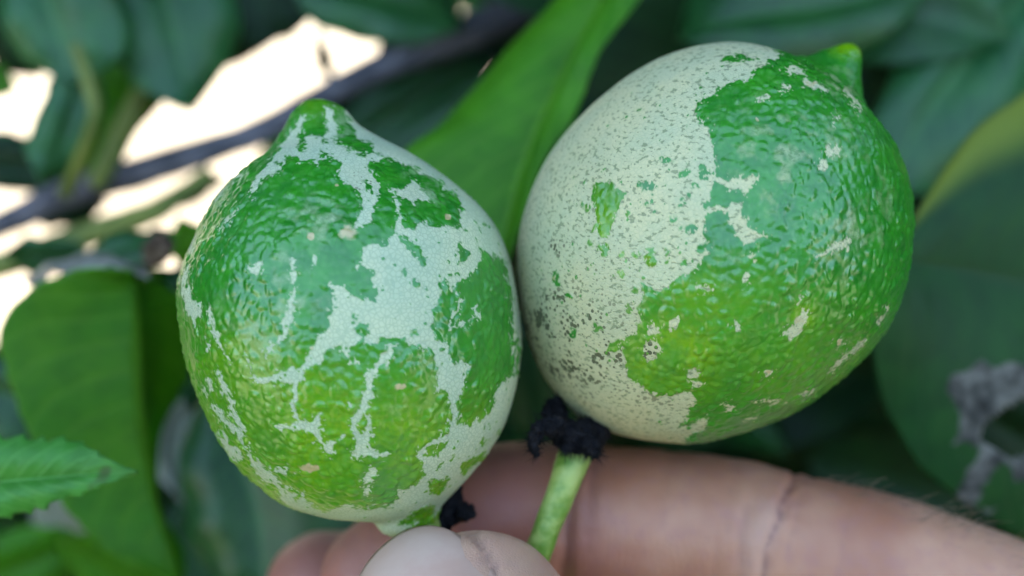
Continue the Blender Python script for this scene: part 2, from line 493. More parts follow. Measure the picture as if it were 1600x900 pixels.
def paint_left(p):
    p.tile(280, 150, 3.914)
    p.poly((775, 125), (745, 190), (720, 250), (730, 310), (745, 360), (775, 330), (770, 260), (800, 245), (870, 265), (880, 300), (850, 360), (850, 430), (820, 390), (780, 385), (740, 405), (720, 370), (680, 355), (640, 365), (630, 410), (610, 455), (550, 480), (500, 500), (470, 550), (445, 610), (455, 550), (480, 490), (520, 440), (570, 390), (600, 340), (640, 290), (690, 220), (740, 160))
    p.poly((905, 85), (940, 90), (965, 190), (970, 240), (930, 285), (880, 255), (905, 230), (920, 180), (905, 120))
    p.poly((850, 330), (880, 290), (930, 285), (1000, 310), (1060, 350), (1130, 390), (1130, 600), (1060, 540), (980, 500), (985, 450), (1010, 410), (970, 390), (900, 360))
    p.stroke((380, 480, 12), (300, 510, 16), (260, 570, 22), (220, 650, 16))
    p.stroke((250, 820, 5), (290, 760, 7), (340, 710, 5))
    p.dot(600, 405, 16, 12)
    p.tile(540, 150, 3.914)
    p.poly((-20, 360), (60, 385), (100, 380), (180, 345), (240, 370), (140, 400), (120, 430), (200, 520), (190, 600), (175, 680), (150, 770), (70, 800), (60, 780), (100, 700), (100, 610), (60, 560), (-20, 520))
    p.poly((0, 100), (60, 70), (350, 260), (620, 380), (820, 560), (1000, 860), (1010, 960), (860, 960), (800, 900), (740, 820), (700, 760), (712, 700), (700, 620), (610, 570), (580, 520), (510, 480), (460, 475), (460, 450), (380, 420), (330, 400), (250, 365), (180, 340), (150, 280), (80, 260), (40, 170))
    p.cut((90, 525), (130, 520), (165, 570), (160, 610), (120, 580))
    p.cut((780, 755), (815, 790), (830, 830), (800, 800))
    p.cut((840, 780), (880, 800), (912, 850), (905, 900), (870, 860))
    p.dot(515, 418, 16, 8)
    p.poly((280, 570), (340, 565), (390, 550), (410, 515), (440, 540), (460, 590), (520, 640), (460, 635), (410, 655), (370, 620), (310, 600))
    p.stroke((300, 600, 8), (330, 740, 16), (325, 830, 26))
    p.poly((290, 860), (330, 830), (400, 830), (440, 790), (500, 785), (600, 810), (660, 820), (740, 800), (800, 900), (800, 960), (280, 960))
    p.cut((330, 860), (380, 845), (420, 900), (380, 960), (340, 900))
    p.dot(680, 835, 28, 30); p.dot(725, 825, 14)
    # centre patch and the veins that run down from it
    p.tile(540, 370, 3.914)
    p.poly((320, -40), (640, -40), (790, -20), (810, 60), (830, 130), (800, 180), (760, 230), (700, 260), (670, 300), (640, 320), (600, 250), (570, 280), (580, 360), (560, 390), (520, 430), (520, 500), (530, 580), (545, 620), (600, 640), (620, 700), (650, 790), (700, 760), (760, 790), (700, 880), (690, 960), (570, 930), (560, 800), (540, 720), (500, 660), (460, 690), (440, 660), (380, 650), (330, 610), (280, 600), (230, 610), (200, 650), (150, 640), (110, 660), (80, 640), (50, 660), (0, 660), (-60, 680), (-110, 690), (-130, 740), (-170, 770), (-260, 830), (-280, 890), (-330, 880), (-420, 880), (-500, 895), (-550, 880), (-580, 810), (-615, 720), (-590, 780), (-560, 830), (-520, 860), (-460, 865), (-390, 825), (-300, 810), (-260, 790), (-220, 720), (-180, 650), (-105, 560), (-100, 490), (-65, 420), (-60, 320), (-100, 295), (-20, 310), (60, 370), (120, 385), (190, 390), (195, 330), (160, 300), (180, 260), (170, 200), (80, 180), (105, 120), (100, 60), (150, 40), (230, 55), (280, 30))
    p.cut((330, -10), (400, 10), (460, 70), (465, 110), (500, 120), (480, 182), (430, 130), (360, 60))
    p.cut((670, 45), (700, 35), (752, 100), (740, 140), (690, 162), (680, 110))
    for a in ((428, 280, 30), (360, 220, 18), (475, 320, 10), (312, 150, 8), (632, 150, 13), (670, 225, 16), (632, 230, 10), (480, 530, 15), (485, 470, 10), (55, 500, 15), (590, 690, 12), (560, 630, 9), (585, 770, 11), (180, 320, 18)): p.dot(*a)
    p.cut((45, 560), (90, 530), (150, 525), (150, 590), (110, 650), (80, 610), (50, 590))
    p.cut((400, 590), (430, 545), (440, 600), (410, 620))
    p.stroke((270, 680, 40), (230, 760, 34), (160, 830, 40), (150, 900, 36))
    p.stroke((650, 500, 16), (690, 400, 10), (680, 330, 8))
    p.stroke((640, 560, 12), (800, 500, 12), (795, 420, 6))
    p.stroke((0, 700, 10), (25, 770, 18), (70, 760, 8))
    # pale rim on the side that turns to the other fruit
    p.poly((800, -60), (890, 60), (920, 120), (980, 150), (1000, 300), (1030, 480), (1010, 600), (1030, 700), (1035, 870), (1000, 960), (1130, 960), (1130, 300), (1020, -60))
    p.cut((1035, 560), (1065, 640), (1068, 740), (1040, 870), (1035, 720))
    # lower right
    p.tile(540, 590, 3.914)
    p.poly((1000, 0), (940, 50), (920, 100), (890, 200), (840, 260), (780, 280), (690, 300), (680, 260), (700, 230), (680, 180), (670, 150), (700, 100), (710, 0), (560, -10), (570, 60), (630, 90), (640, 160), (645, 270), (640, 330), (600, 360), (520, 390), (480, 420), (440, 460), (450, 500), (480, 540), (490, 600), (450, 650), (380, 670), (320, 690), (330, 740), (280, 790), (150, 805), (60, 800), (20, 770), (-50, 790), (-110, 830), (-220, 790), (-300, 800), (-200, 900), (0, 960), (300, 960), (700, 760), (1100, 300), (1120, 0))
    p.cut((470, 490), (500, 420), (560, 400), (625, 380), (620, 430), (560, 480))
    p.cut((690, 560), (710, 500), (780, 470), (862, 440), (840, 500), (780, 550), (720, 585))
    p.cut((490, 700), (520, 630), (600, 595), (632, 620), (600, 690), (540, 715))
    p.cut((810, 410), (840, 370), (868, 372), (852, 410))
    p.cut((618, 500), (650, 475), (682, 485), (640, 512))
    p.cut((540, 570), (570, 520), (602, 515), (580, 552))
    p.cut((908, 345), (940, 308), (952, 340), (920, 362))
    p.dot(858, 293, 11, 15); p.dot(680, 385, 26, 20, lvl=3)
    p.cut((300, 900), (440, 800), (560, 760), (520, 900))
    p.stroke((150, -20, 38), (145, 90, 32), (115, 190, 44), (70, 240, 30), (45, 300, 24), (70, 360, 40), (110, 380, 60))
    p.stroke((115, 190, 30), (140, 260, 20), (145, 330, 26), (110, 380, 60))
    p.poly((60, 350), (150, 370), (150, 430), (210, 460), (262, 468), (150, 475), (70, 487), (28, 450), (60, 430))
    p.poly((190, 540), (182, 600), (140, 640), (98, 665), (128, 600), (148, 575)); p.dot(132, 690, 14, 22, cut=False)
    p.stroke((20, 160, 6), (50, 210, 10))
    # lower left
    p.tile(280, 590, 3.914)
    p.stroke((715, -20, 40), (705, 60, 26), (710, 150, 18), (715, 230, 16))
    p.poly((710, 230), (750, 260), (800, 280), (850, 230), (882, 225), (860, 260), (850, 310), (860, 370), (880, 420), (920, 405), (960, 378), (1012, 368), (950, 420), (920, 440), (932, 477), (890, 450), (850, 400), (820, 340), (760, 320), (700, 312), (580, 297), (690, 293), (720, 270))
    p.stroke((210, 180, 16), (280, 260, 34), (350, 330, 28), (400, 410, 14), (450, 490, 14), (500, 560, 44), (570, 630, 36), (640, 680, 20))
    p.stroke((260, 0, 20), (300, 100, 26), (330, 150, 16), (315, 240, 8))
    p.stroke((330, 200, 6), (365, 280, 20), (400, 310, 8))
    p.stroke((250, 340, 26), (300, 420, 44), (360, 480, 50))
    p.poly((610, 690), (640, 660), (700, 690), (760, 715), (790, 770), (850, 830), (900, 850), (1096, 860), (1096, 900), (850, 870), (700, 800), (620, 740))
    p.cut((645, 680), (690, 690), (700, 720), (660, 710)); p.dot(722, 735, 14, 34, lvl=1)
    p.poly((990, 810), (1020, 770), (1060, 785), (1096, 800), (1096, 860), (940, 845))
    p.dot(622, 565, 36, 13, cut=False)
    p.stroke((190, 20, 24), (200, 70, 20)); p.stroke((150, 70, 6), (175, 120, 8))
    # upper left
    p.tile(280, 370, 3.914)
    p.stroke((690, 150, 5), (700, 230, 22), (700, 330, 16), (680, 430, 36), (665, 520, 38), (645, 590, 26), (600, 640, 22), (555, 680, 26), (545, 730, 12))
    p.poly((20, 280), (36, 205), (62, 178), (48, 260), (80, 380), (137, 420), (132, 480), (97, 512), (106, 592), (90, 525), (60, 450))
    p.stroke((190, 420, 7), (200, 500, 18), (230, 600, 14), (270, 680, 8), (300, 745, 5))
    p.stroke((95, -20, 10), (65, 90, 14)); p.stroke((185, 630, 14), (178, 690, 6))
    p.stroke((510, 150, 10), (470, 220, 34), (420, 200, 10)); p.stroke((840, 130, 14), (840, 180, 4))
    p.stroke((240, 820, 6), (280, 900, 14))
    yel = sstep(480, 640, p.y + .25 * (500 - p.x)) * .85 + p.blob(495, 165, 40, 30) * .7
    yel = np.clip(yel * (.75 + .5 * fbm(np.stack([p.x, p.y, p.x * 0], 1) / 60, 3)), 0, 1)
    tan = np.maximum.reduce([p.blob(545, 366, 20, 13) * .75, p.blob(486, 369, 9, 6), p.blob(699, 340, 6, 6), p.blob(485, 731, 20, 9) * .9, p.blob(626, 604, 10, 5), p.blob(527, 291, 6, 5) * .7, p.blob(488, 545, 5, 5) * .6])
    spk = np.clip(p.blob(560, 285, 40, 30) * .5 + p.blob(640, 305, 30, 16) * .4 + p.blob(545, 366, 24, 16) * .9, 0, 1)
    sheen = np.maximum.reduce([p.blob(430, 450, 110, 110), p.blob(670, 290, 60, 50), p.blob(520, 210, 70, 50), p.blob(600, 640, 110, 50) * .6, p.blob(510, 340, 90, 50)])
    return yel, tan, spk, sheen

def paint_right(p):
    p.tile(0, 0, 1)
    p.poly((1222, 88), (1195, 99), (1173, 113), (1170, 121), (1145, 125), (1126, 132), (1115, 146), (1098, 154), (1092, 160), (1082, 180), (1093, 190), (1109, 199), (1111, 227), (1114, 252), (1118, 274), (1128, 277), (1140, 282), (1160, 280), (1182, 277), (1168, 302), (1146, 299), (1134, 293), (1118, 283), (1107, 296), (1109, 310), (1092, 320), (1104, 325), (1145, 320), (1160, 318), (1160, 340), (1173, 357), (1201, 371), (1182, 376), (1157, 373), (1146, 357), (1137, 332), (1118, 329), (1101, 337), (1098, 354), (1101, 382), (1090, 385), (1108, 393), (1090, 410), (1076, 428), (1061, 430), (1044, 446), (1030, 457), (1014, 445), (1000, 433), (1005, 457), (994, 479), (1000, 496), (992, 518), (978, 528), (950, 536), (947, 553), (972, 547), (980, 564), (975, 578), (983, 594), (1000, 600), (1017, 614), (1042, 619), (1064, 611), (1078, 614), (1087, 628), (1078, 636), (1072, 653), (1056, 667), (1075, 668), (1092, 658), (1107, 653), (1100, 669), (1083, 675), (1069, 683), (1072, 700), (900, 740), (700, 560), (740, 200), (1000, 40), (1180, 50))
    p.tile(800, 290, 3.6)
    p.cut((440, 12), (520, -38), (570, -28), (590, 22), (640, 42), (610, 110), (580, 220), (540, 290), (500, 285), (470, 255), (440, 270), (480, 200), (470, 130), (450, 90))
    for a in ((515, 350, 34, 42), (440, 340, 18, 22), (690, 385, 30, 20), (790, 367, 21), (880, 372, 19), (965, 432, 24, 18), (620, 495, 26, 22), (445, 452, 14), (620, 390, 14, 18), (760, 90, 17, 14), (645, 160, 16, 20), (408, 120, 14, 18), (430, 122, 8), (965, 90, 16), (905, 185, 15), (950, 230, 14), (1010, 240, 44, 24), (1068, 362, 34, 22), (865, 435, 16), (565, 520, 9), (760, 212, 10), (805, 145, 8), (945, 118, 12), (470, 490, 7), (640, 415, 8), (355, 830, 24, 40), (480, 800, 26, 20), (310, 615, 16)): p.dot(*a)
    p.dot(785, 425, 48, 40, lvl=2.0); p.dot(660, 690, 30, 40, lvl=2.4); p.dot(690, 590, 24, 22, lvl=1.6)
    p.cut((222, 478), (245, 482), (262, 530), (287, 550), (266, 567), (222, 545))
    p.tile(800, 60, 3.6)
    for a in ((970, 760, 26, 22), (1078, 750, 38, 44), (1030, 838, 32, 22), (1000, 890, 18), (982, 490, 9, 10), (985, 695, 8), (945, 705, 8), (865, 832, 10), (700, 400, 22, 7), (1060, 280, 12)): p.dot(*a)
    p.dot(860, 690, 46, 22, lvl=1.6); p.dot(770, 830, 66, 44, lvl=2.2)
    p.tile(1090, 60, 3.6)
    p.cut((110, 130), (190, 80), (260, 90), (330, 115), (380, 130), (290, 130), (200, 155), soft=1.5)
    p.stroke((490, 180, 10), (550, 180, 22), (600, 195, 10)); p.stroke((610, 250, 34), (660, 270, 22), (730, 290, 8))
    p.stroke((780, 430, 14), (775, 460, 8)); p.stroke((350, 345, 14), (390, 335, 22)); p.stroke((480, 290, 10), (500, 280, 16))
    p.stroke((840, 290, 16), (880, 350, 22), (910, 400, 14))
    p.dot(760, 640, 60, 36, cut=False, lvl=3.5); p.dot(705, 715, 40, 30, cut=False, lvl=3)
    p.tile(1090, 290, 3.6)
    p.poly((560, 745), (590, 705), (632, 725), (600, 790), (545, 850), (510, 870), (488, 830), (520, 790))
    p.stroke((670, 410, 8), (720, 375, 16), (790, 340, 30), (850, 310, 22), (850, 360, 6))
    p.stroke((20, 580, 16), (90, 580, 14)); p.dot(300, 400, 24, 18, cut=False, lvl=1); p.dot(265, 520, 20, 26, cut=False, lvl=1.5)
    p.stroke((590, 630, 10), (565, 670, 14)); p.dot(210, 785, 22, 20, cut=False, lvl=2)
    p.tile(800, 500, 3.6)
    p.dot(780, 165, 52, 54, cut=False); p.dot(1022, 297, 34, 30, cut=False); p.dot(910, 18, 36, 34, cut=False, lvl=1); p.dot(800, 60, 46, 34, cut=False, lvl=2); p.dot(1040, 360, 22, 16, cut=False, lvl=1)
    p.tile(1090, 450, 3.6)
    p.stroke((340, 637, 8), (420, 634, 14), (475, 628, 6)); p.dot(398, 478, 24, 18, cut=False, lvl=.6); p.dot(180, 670, 20, 14, cut=False)
    p.stroke((270, 740, 10), (325, 728, 12)); p.stroke((740, 470, 8), (820, 390, 16), (930, 290, 12)); p.stroke((590, 600, 10), (640, 575, 10))
    p.stroke((1020, 200, 6), (1060, 110, 10)); p.dot(800, 305, 22, 16, cut=False, lvl=1)
    yel = np.maximum.reduce([p.blob(1050, 560, 110, 90), p.blob(1120, 470, 150, 60) * .6, p.blob(1332, 75, 34, 20) * 1.3, p.blob(1200, 560, 200, 120) * .5, p.blob(950, 330, 60, 80) * .8, p.blob(1000, 410, 80, 40) * .9, p.blob(1255, 490, 30, 30)])
    yel = np.clip(yel * (.8 + .6 * fbm(np.stack([p.x, p.y, p.x * 0], 1) / 50, 8)), 0, 1)
    tan = np.maximum.reduce([p.blob(1248, 500, 16, 16) * .5, p.blob(1265, 131, 16, 6) * .6, p.blob(1179, 187, 5, 6) * .6, p.blob(1201, 582, 7, 5) * .7, p.blob(1311, 536, 7, 5) * .8, p.blob(1083, 610, 10, 30) * .35, p.blob(868, 432, 6, 6) * .5])
    spk = np.clip(p.blob(865, 520, 60, 60) * 1.0 + p.blob(900, 480, 110, 130) * .62 + p.blob(930, 270, 60, 60) * .35 + p.blob(950, 580, 110, 90) * .62 + p.blob(871, 385, 14, 16) * .8 + p.blob(1035, 640, 60, 40) * .5 + p.blob(1017, 545, 20) * .6, 0, 1)
    sheen = np.maximum.reduce([p.blob(1230, 240, 150, 130), p.blob(1300, 130, 60, 40), p.blob(1330, 330, 90, 120), p.blob(1140, 430, 90, 60) * .8, p.blob(960, 330, 40, 60) * .7])
    return yel, tan, spk, sheen

def make_lemon(label, left, right, stem_px, tip_px, depth, painter, seed, mat):
    k = depth / FPX                                             # mm per pixel at the fruit
    s0, t0 = np.array(stem_px, float), np.array(tip_px, float)
    L = np.linalg.norm(t0 - s0)
    ax = (t0 - s0) / L
    pr = np.array([-ax[1], ax[0]])                              # image-plane perpendicular, to the right
    nu = 470
    def half(pts, sg):
        q = np.array([stem_px] + list(pts) + [tip_px], float) - s0
        e = np.stack([q @ ax, np.maximum(0, sg * (q @ pr))], 1)
        return spline(e, nu)
    lc, rc = half(left, -1), half(right, 1)
    # finer columns on the half that faces the camera
    nf, nb = 560, 220
    ph = np.concatenate([np.linspace(-.12, math.pi + .12, nf, endpoint=False), np.linspace(math.pi + .12, 2 * math.pi - .12, nb, endpoint=False)])
    nph = len(ph)
    wgt = (1 + np.cos(ph)) / 2
    t = lc[:, None, 0] * (1 - wgt) + rc[:, None, 0] * wgt
    r = lc[:, None, 1] * (1 - wgt) + rc[:, None, 1] * wgt
    r[0] = 0; r[-1] = 0
    x = s0[0] + ax[0] * t + pr[0] * r * np.cos(ph)
    y = s0[1] + ax[1] * t + pr[1] * r * np.cos(ph)
    z = r * np.sin(ph)                                          # towards the camera, px
    ctr = (s0 + t0) / 2
    V = (R3 * ((x - 800)[..., None] * k) - U3 * ((y - 450)[..., None] * k) + F3 * (depth - z[..., None] * k)) * MM + C3
    # normals from the grid
    du = np.gradient(V, axis=0); dv = np.roll(V, -1, 1) - np.roll(V, 1, 1)
    Nn = np.cross(dv, du); ln = np.linalg.norm(Nn, axis=2, keepdims=True); Nn = Nn / np.maximum(ln, 1e-12)
    c0 = V.mean((0, 1))
    if (Nn[nu // 2, nf // 2] @ (V[nu // 2, nf // 2] - c0)) < 0: Nn = -Nn
    Nn[0] = -(R3 * ax[0] - U3 * ax[1]); Nn[-1] = R3 * ax[0] - U3 * ax[1]
    V = V.reshape(-1, 3); Nn = Nn.reshape(-1, 3)
    q = (V - c0) / MM                                           # mm, object space
    qw = q + .35 * np.stack([vnoise(q / 1.1, seed + 61), vnoise(q / 1.1, seed + 62), vnoise(q / 1.1, seed + 63)], 1)
    f1, f2, cid = voronoi(qw / 1.0, seed)
    g1, g2, gid = voronoi(q / .62 + 31, seed + 40)
    px, py = to_px(V)
    wx = px + 3.2 * vnoise(q / .8, seed + 1) + 2.2 * vnoise(q / .38, seed + 2)
    wy = py + 3.2 * vnoise(q / .8, seed + 3) + 2.2 * vnoise(q / .38, seed + 4)
    p = Paint(wx, wy)
    yel, tan, spk, sheen = painter(p)
    S = p.f + 2.6 * (f1 * 2 - 1) + 2.2 * vnoise(q / .30, seed + 71) + .9                                # edges bend round the oil glands
    holes = (gid > .80) & (g1 < .14 + .16 * _hash((gid * 9999).astype(np.int64), (gid * 777).astype(np.int64), (gid * 0).astype(np.int64), 5)) & (S < 30)
    S = np.where(holes, np.minimum(S, -4), S)
    grain = vnoise(q / .19, seed + 81)
    fleck = sstep(-11, -1, S) * (grain + .5 * vnoise(q / .5, seed + 83) > .52) * .85   # crumbs of scar beyond its edge
    inner = .80 + .20 * sstep(0, 9, S + 3 * grain)
    sheen_tone = sheen * sstep(-.35, .45, fbm(q / 1.6, seed + 95, 3)) * .46                    # sky sheen painted on the rind as a pale tone
    scar = np.maximum.reduce([sstep(-2.2, 2.2, S + 1.2 * grain) * inner, fleck, sheen_tone])  # scar mask, with the painted sheen merged in
    big = fbm(q / 5.5, seed + 6, 2)
    und = fbm(q / 2.2, seed + 7, 2)
    green = np.where(scar > sheen_tone + .01, 1 - scar, 1 - .5 * scar)
    amp = .6 + .4 * sstep(-.25, .45, fbm(q / 4.0, seed + 90, 2))
    bumps = sstep(.78, .08, f1) * (.45 + .55 * cid) * amp
    fine = np.clip(1 - (g1 / .6) ** 2, 0, 1) * (gid > .35)
    h = green * (.26 * bumps + .035 * fine * amp + .05 * und) + .10 * big + scar * (.030 + .016 * und)
    tipf = np.clip((t.reshape(-1) / L - .88) / .1, 0, 1)
    h *= 1 - .6 * tipf
    V = V + Nn * (h * MM)[:, None]
    # faces, with single pole vertices
    idx = np.arange(nu * nph).reshape(nu, nph)
    a = idx[1:-2, :]; b = np.roll(idx, -1, 1)[1:-2, :]; c = np.roll(idx, -1, 1)[2:-1, :]; d = idx[2:-1, :]
    quads = np.stack([a, b, c, d], -1).reshape(-1, 4)
    cap0 = np.stack([np.full(nph, idx[0, 0]), np.full(nph, idx[0, 0]), np.roll(idx[1], -1), idx[1]], -1)
    rows = idx[1:-1]
    keep = np.concatenate([[idx[0, 0]], rows.ravel(), [idx[-1, 0]]])
    remap = np.full(nu * nph, -1); remap[keep] = np.arange(len(keep))
    quads = remap[quads]
    t0_ = np.stack([np.zeros(nph, int), remap[np.roll(idx[1], -1)], remap[idx[1]]], -1)
    t1_ = np.stack([np.full(nph, len(keep) - 1), remap[idx[-2]], remap[np.roll(idx[-2], -1)]], -1)
    tris = np.concatenate([quads[:, [0, 1, 2]], quads[:, [0, 2, 3]], t0_, t1_])
    me = mesh_np('rind', (V - c0)[keep], tris[:, ::-1])
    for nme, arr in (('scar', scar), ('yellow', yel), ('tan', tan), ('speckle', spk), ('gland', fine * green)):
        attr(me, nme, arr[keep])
    base = P(stem_px[0], stem_px[1], depth)
    root = empty('lemon', base, label, 'lemon')
    o = obj('rind', me, mat, root, Vector(c0))
    return root

lemonA = make_lemon('green lemon webbed with pale scar veins, its tip pointing straight up, held by the thumb',
    left=[(622, 838), (598, 830), (580, 812), (545, 808), (500, 800), (440, 776), (380, 722), (340, 662), (306, 580), (292, 510), (290, 440), (312, 375), (345, 310), (388, 265), (420, 240), (440, 212), (458, 178), (475, 160)],
    right=[(660, 832), (682, 812), (692, 788), (738, 738), (786, 668), (808, 595), (814, 520), (802, 435), (775, 355), (724, 300), (655, 247), (594, 216), (560, 195), (538, 170), (515, 158)],
    stem_px=(641, 838), tip_px=(495, 155), depth=120, painter=paint_left, seed=11, mat=RIND_A)
lemonB = make_lemon('lemon half covered by a pale corky scar, black calyx and green stem below it',
    left=[(893, 640), (862, 606), (836, 562), (816, 500), (807, 430), (811, 365), (830, 300), (864, 235), (918, 172), (978, 122), (1040, 90), (1100, 74), (1150, 73), (1200, 86), (1248, 90), (1290, 77), (1315, 69)],
    right=[(938, 668), (975, 680), (1040, 690), (1100, 688), (1180, 665), (1250, 632), (1312, 582), (1362, 528), (1394, 462), (1408, 395), (1411, 330), (1396, 262), (1366, 210), (1347, 168), (1343, 125), (1345, 85)],
    stem_px=(912, 662), tip_px=(1333, 68), depth=124, painter=paint_right, seed=23, mat=RIND_B)

# stems and black calyxes
FUZZ = []
def fuzzy(name, pts, rad, parent, seed, wob=.35, seg=44, n=90):
    q = spline(pts, n)
    w3 = Pn(q)
    rr = np.interp(np.linspace(0, 1, n), np.linspace(0, 1, len(rad)), rad) * MM
    me = tube_mesh(name, w3, rr * .66, seg, wob, seed)
    a = np.empty(len(me.vertices) * 3, np.float32); me.vertices.foreach_get('co', a); a = a.reshape(-1, 3).astype(float)
    b = np.empty(len(me.vertices) * 3, np.float32); me.vertices.foreach_get('normal', b); b = b.reshape(-1, 3).astype(float)
    a = a + b * ((.28 * fbm(a / (.55 * MM), seed, 3) - .25 * (np.abs(vnoise(a / (.8 * MM), seed + 4)) < .12)) * MM)[:, None]
    me.vertices.foreach_set('co', a.astype(np.float32).ravel()); me.update()
    FUZZ.append((a, b))
    return obj(name, me, MAT_BLACK, parent)

def stem(parent, pts, rad, n=40):
    w3 = Pn(spline(pts, n))
    rr = np.interp(np.linspace(0, 1, n), np.linspace(0, 1, len(rad)), rad) * MM
    me = tube_mesh('stem', w3, rr, 24, .10, 5)
    return obj('stem', me, MAT_STEM, parent)

stem(lemonB, [(908, 672, 123), (902, 700, 121.5), (884, 750, 120.5), (862, 805, 120.3), (842, 860, 120.5), (812, 930, 121), (785, 1000, 122)], [1.9, 1.75, 1.5, 1.4, 1.45, 1.45, 1.4])
cal = fuzzy('calyx', [(940, 662, 122), (925, 678, 120.2), (905, 686, 119.3), (882, 676, 119.6), (868, 660, 121), (874, 640, 123)], [1.6, 2.6, 2.7, 2.4, 2.0, 1.2], lemonB, 3)
for i, (pts, rad) in enumerate((
        ([(885, 672, 119), (866, 664, 117.5), (848, 668, 116.8), (836, 682, 116.6), (834, 702, 116.8), (840, 714, 117)], [1.6, 1.5, 1.3, 1.15, .8, .3]),
        ([(915, 690, 118.5), (925, 702, 117.6), (930, 714, 117.6)], [1.7, 1.4, .5]),
        ([(900, 690, 119.0), (886, 700, 117.8), (880, 706, 117.8)], [1.4, 1.1, .4]),
        ([(878, 655, 121), (862, 640, 121), (874, 622, 121.5)], [1.6, 1.4, .5]))):
    s = fuzzy('sepal', pts, rad, cal, 10 + i, .4, 30, 70)
# loose black fuzz on the dried calyx
fv, ff = [], []
for i in range(1500):
    va, na = FUZZ[random.randrange(len(FUZZ))]
    q_ = random.randrange(len(va))
    tip_ = na[q_] + np.array([random.gauss(0, .6) for _ in range(3)])
    b = np.stack([va[q_], va[q_] + tip_ * random.uniform(.2, .9) * MM])
    n_ = np.array([random.gauss(0, 1) for _ in range(3)]); n_ = n_ / np.linalg.norm(n_) * .045 * MM
    m_ = np.cross(n_, b[1] - b[0]); m_ = m_ / (np.linalg.norm(m_) + 1e-12) * .045 * MM
    k = len(fv); fv += [tuple(b[0] + n_), tuple(b[0] - n_ * .5 + m_), tuple(b[0] - n_ * .5 - m_), tuple(b[1])]
    ff += [(k, k + 1, k + 3), (k + 1, k + 2, k + 3), (k + 2, k, k + 3)]
me = bpy.data.meshes.new('fuzz'); me.from_pydata(fv, [], ff)
fz = obj('fuzz', me, MAT_BLACK, cal); fz['kind'] = 'stuff'

stem(lemonA, [(648, 815, 120), (655, 845, 120), (668, 900, 120.5), (690, 980, 121), (720, 1060, 122)], [2.6, 2.3, 2.0, 1.9, 1.8])
calA = fuzzy('calyx', [(672, 822, 122), (700, 806, 123), (722, 796, 124), (738, 800, 124.5)], [1.4, 2.2, 2.0, .9], lemonA, 31)
fuzzy('sepal', [(700, 800, 123), (712, 775, 123), (718, 758, 123.5)], [1.6, 1.3, .5], calA, 33, .4, 30, 60)
fuzzy('sepal', [(716, 802, 122), (732, 806, 121.8), (744, 800, 122)], [1.2, .9, .4], calA, 35, .4, 30, 60)

# ------------------------------------------------------------------ hand
def loft(bm, pts, radii, seg=28, n=None, flat=1.0, cap=.95):
    """round-ended limb through camera points (px, py, mm), radii in mm"""
    n = n or 10 * len(pts)
    q = spline(np.array(pts, float), n)
    w3 = Pn(q)
    s = np.linspace(0, 1, n)
    rr = np.interp(s, np.linspace(0, 1, len(radii)), radii)
    rr = np.convolve(np.pad(rr, 3, 'edge'), np.ones(7) / 7, 'valid') * MM
    ext = []
    for end in (0, -1):                                          # hemispherical ends
        T = w3[0] - w3[1] if end == 0 else w3[-1] - w3[-2]
        T = T / np.linalg.norm(T)
        e = [(w3[end] + T * rr[end] * math.sin(a) * cap, rr[end] * math.cos(a)) for a in np.linspace(0, math.pi / 2 * .985, 9)[1:]]
        ext.append(e)
    pp = [e[0] for e in ext[0][::-1]] + list(w3) + [e[0] for e in ext[1]]
    pr = [e[1] for e in ext[0][::-1]] + list(rr) + [e[1] for e in ext[1]]
    me = tube_mesh('tmp', np.array(pp), np.array(pr), seg)
    bm.from_mesh(me); bpy.data.meshes.remove(me)

bm = bmesh.new()
INDEX = [(588, 905, 133), (680, 850, 133.5), (780, 806, 134), (880, 808, 134), (960, 815, 134), (1050, 823, 134.5), (1140, 836, 134.5), (1230, 862, 134.5), (1320, 886, 134), (1400, 911, 133.5), (1600, 990, 133), (1800, 1090, 134)]
loft(bm, INDEX, [6.6, 7.8, 8.4, 8.7, 8.8, 9.0, 9.3, 9.7, 9.8, 10.0, 10.5, 12.0], n=150)
MIDDLE = [(504, 925, 150), (620, 935, 151), (800, 960, 152), (1000, 1000, 152), (1200, 1060, 151), (1450, 1160, 149), (1830, 1330, 146)]
loft(bm, MIDDLE, [7.9, 8.6, 8.8, 9.2, 9.8, 10.2, 12], n=110)
RING = [(1080, 1420, 138), (1000, 1330, 146), (1040, 1240, 156), (1250, 1270, 162), (1480, 1370, 158), (1800, 1560, 150)]
loft(bm, RING, [7.2, 8.0, 8.6, 9.2, 9.8, 11.5], n=90)
LITTLE = [(1260, 1640, 138), (1180, 1560, 146), (1230, 1480, 156), (1420, 1540, 160), (1760, 1760, 150)]
loft(bm, LITTLE, [6.2, 6.8, 7.3, 8.0, 10.5], n=80)
THUMB = [(722, 984, 114.5), (790, 1090, 108.0), (880, 1220, 103.0), (990, 1390, 100), (1126, 1590, 100), (1340, 1850, 106), (1900, 2060, 124)]
loft(bm, THUMB, [10.9, 11.4, 11.5, 11.4, 11.2, 13, 17], n=120, cap=.72)
WRIST = (2500, 1980, 140)
for m, r in (((1800, 1090, 134), 13), ((1830, 1330, 146), 14), ((1800, 1560, 148), 14), ((1760, 1760, 148), 13), ((1800, 1980, 130), 16)):
    loft(bm, [m, ((m[0] + WRIST[0]) / 2, (m[1] + WRIST[1]) / 2, (m[2] + WRIST[2]) / 2), WRIST], [r, 17, 21], n=40)
loft(bm, [(1800, 1090, 134), (1830, 1330, 144), (1800, 1560, 147), (1760, 1760, 147)], [11, 13, 13, 12], n=40)
loft(bm, [(1330, 1780, 120), (1550, 1560, 134), (1780, 1320, 140)], [8, 10, 11], n=40)
loft(bm, [WRIST, (2900, 2330, 150), (3700, 3000, 175), (4600, 3700, 205)], [23, 25, 31, 36], n=60)
tmp = bpy.data.meshes.new('tmp_hand'); bm.to_mesh(tmp); bm.free()
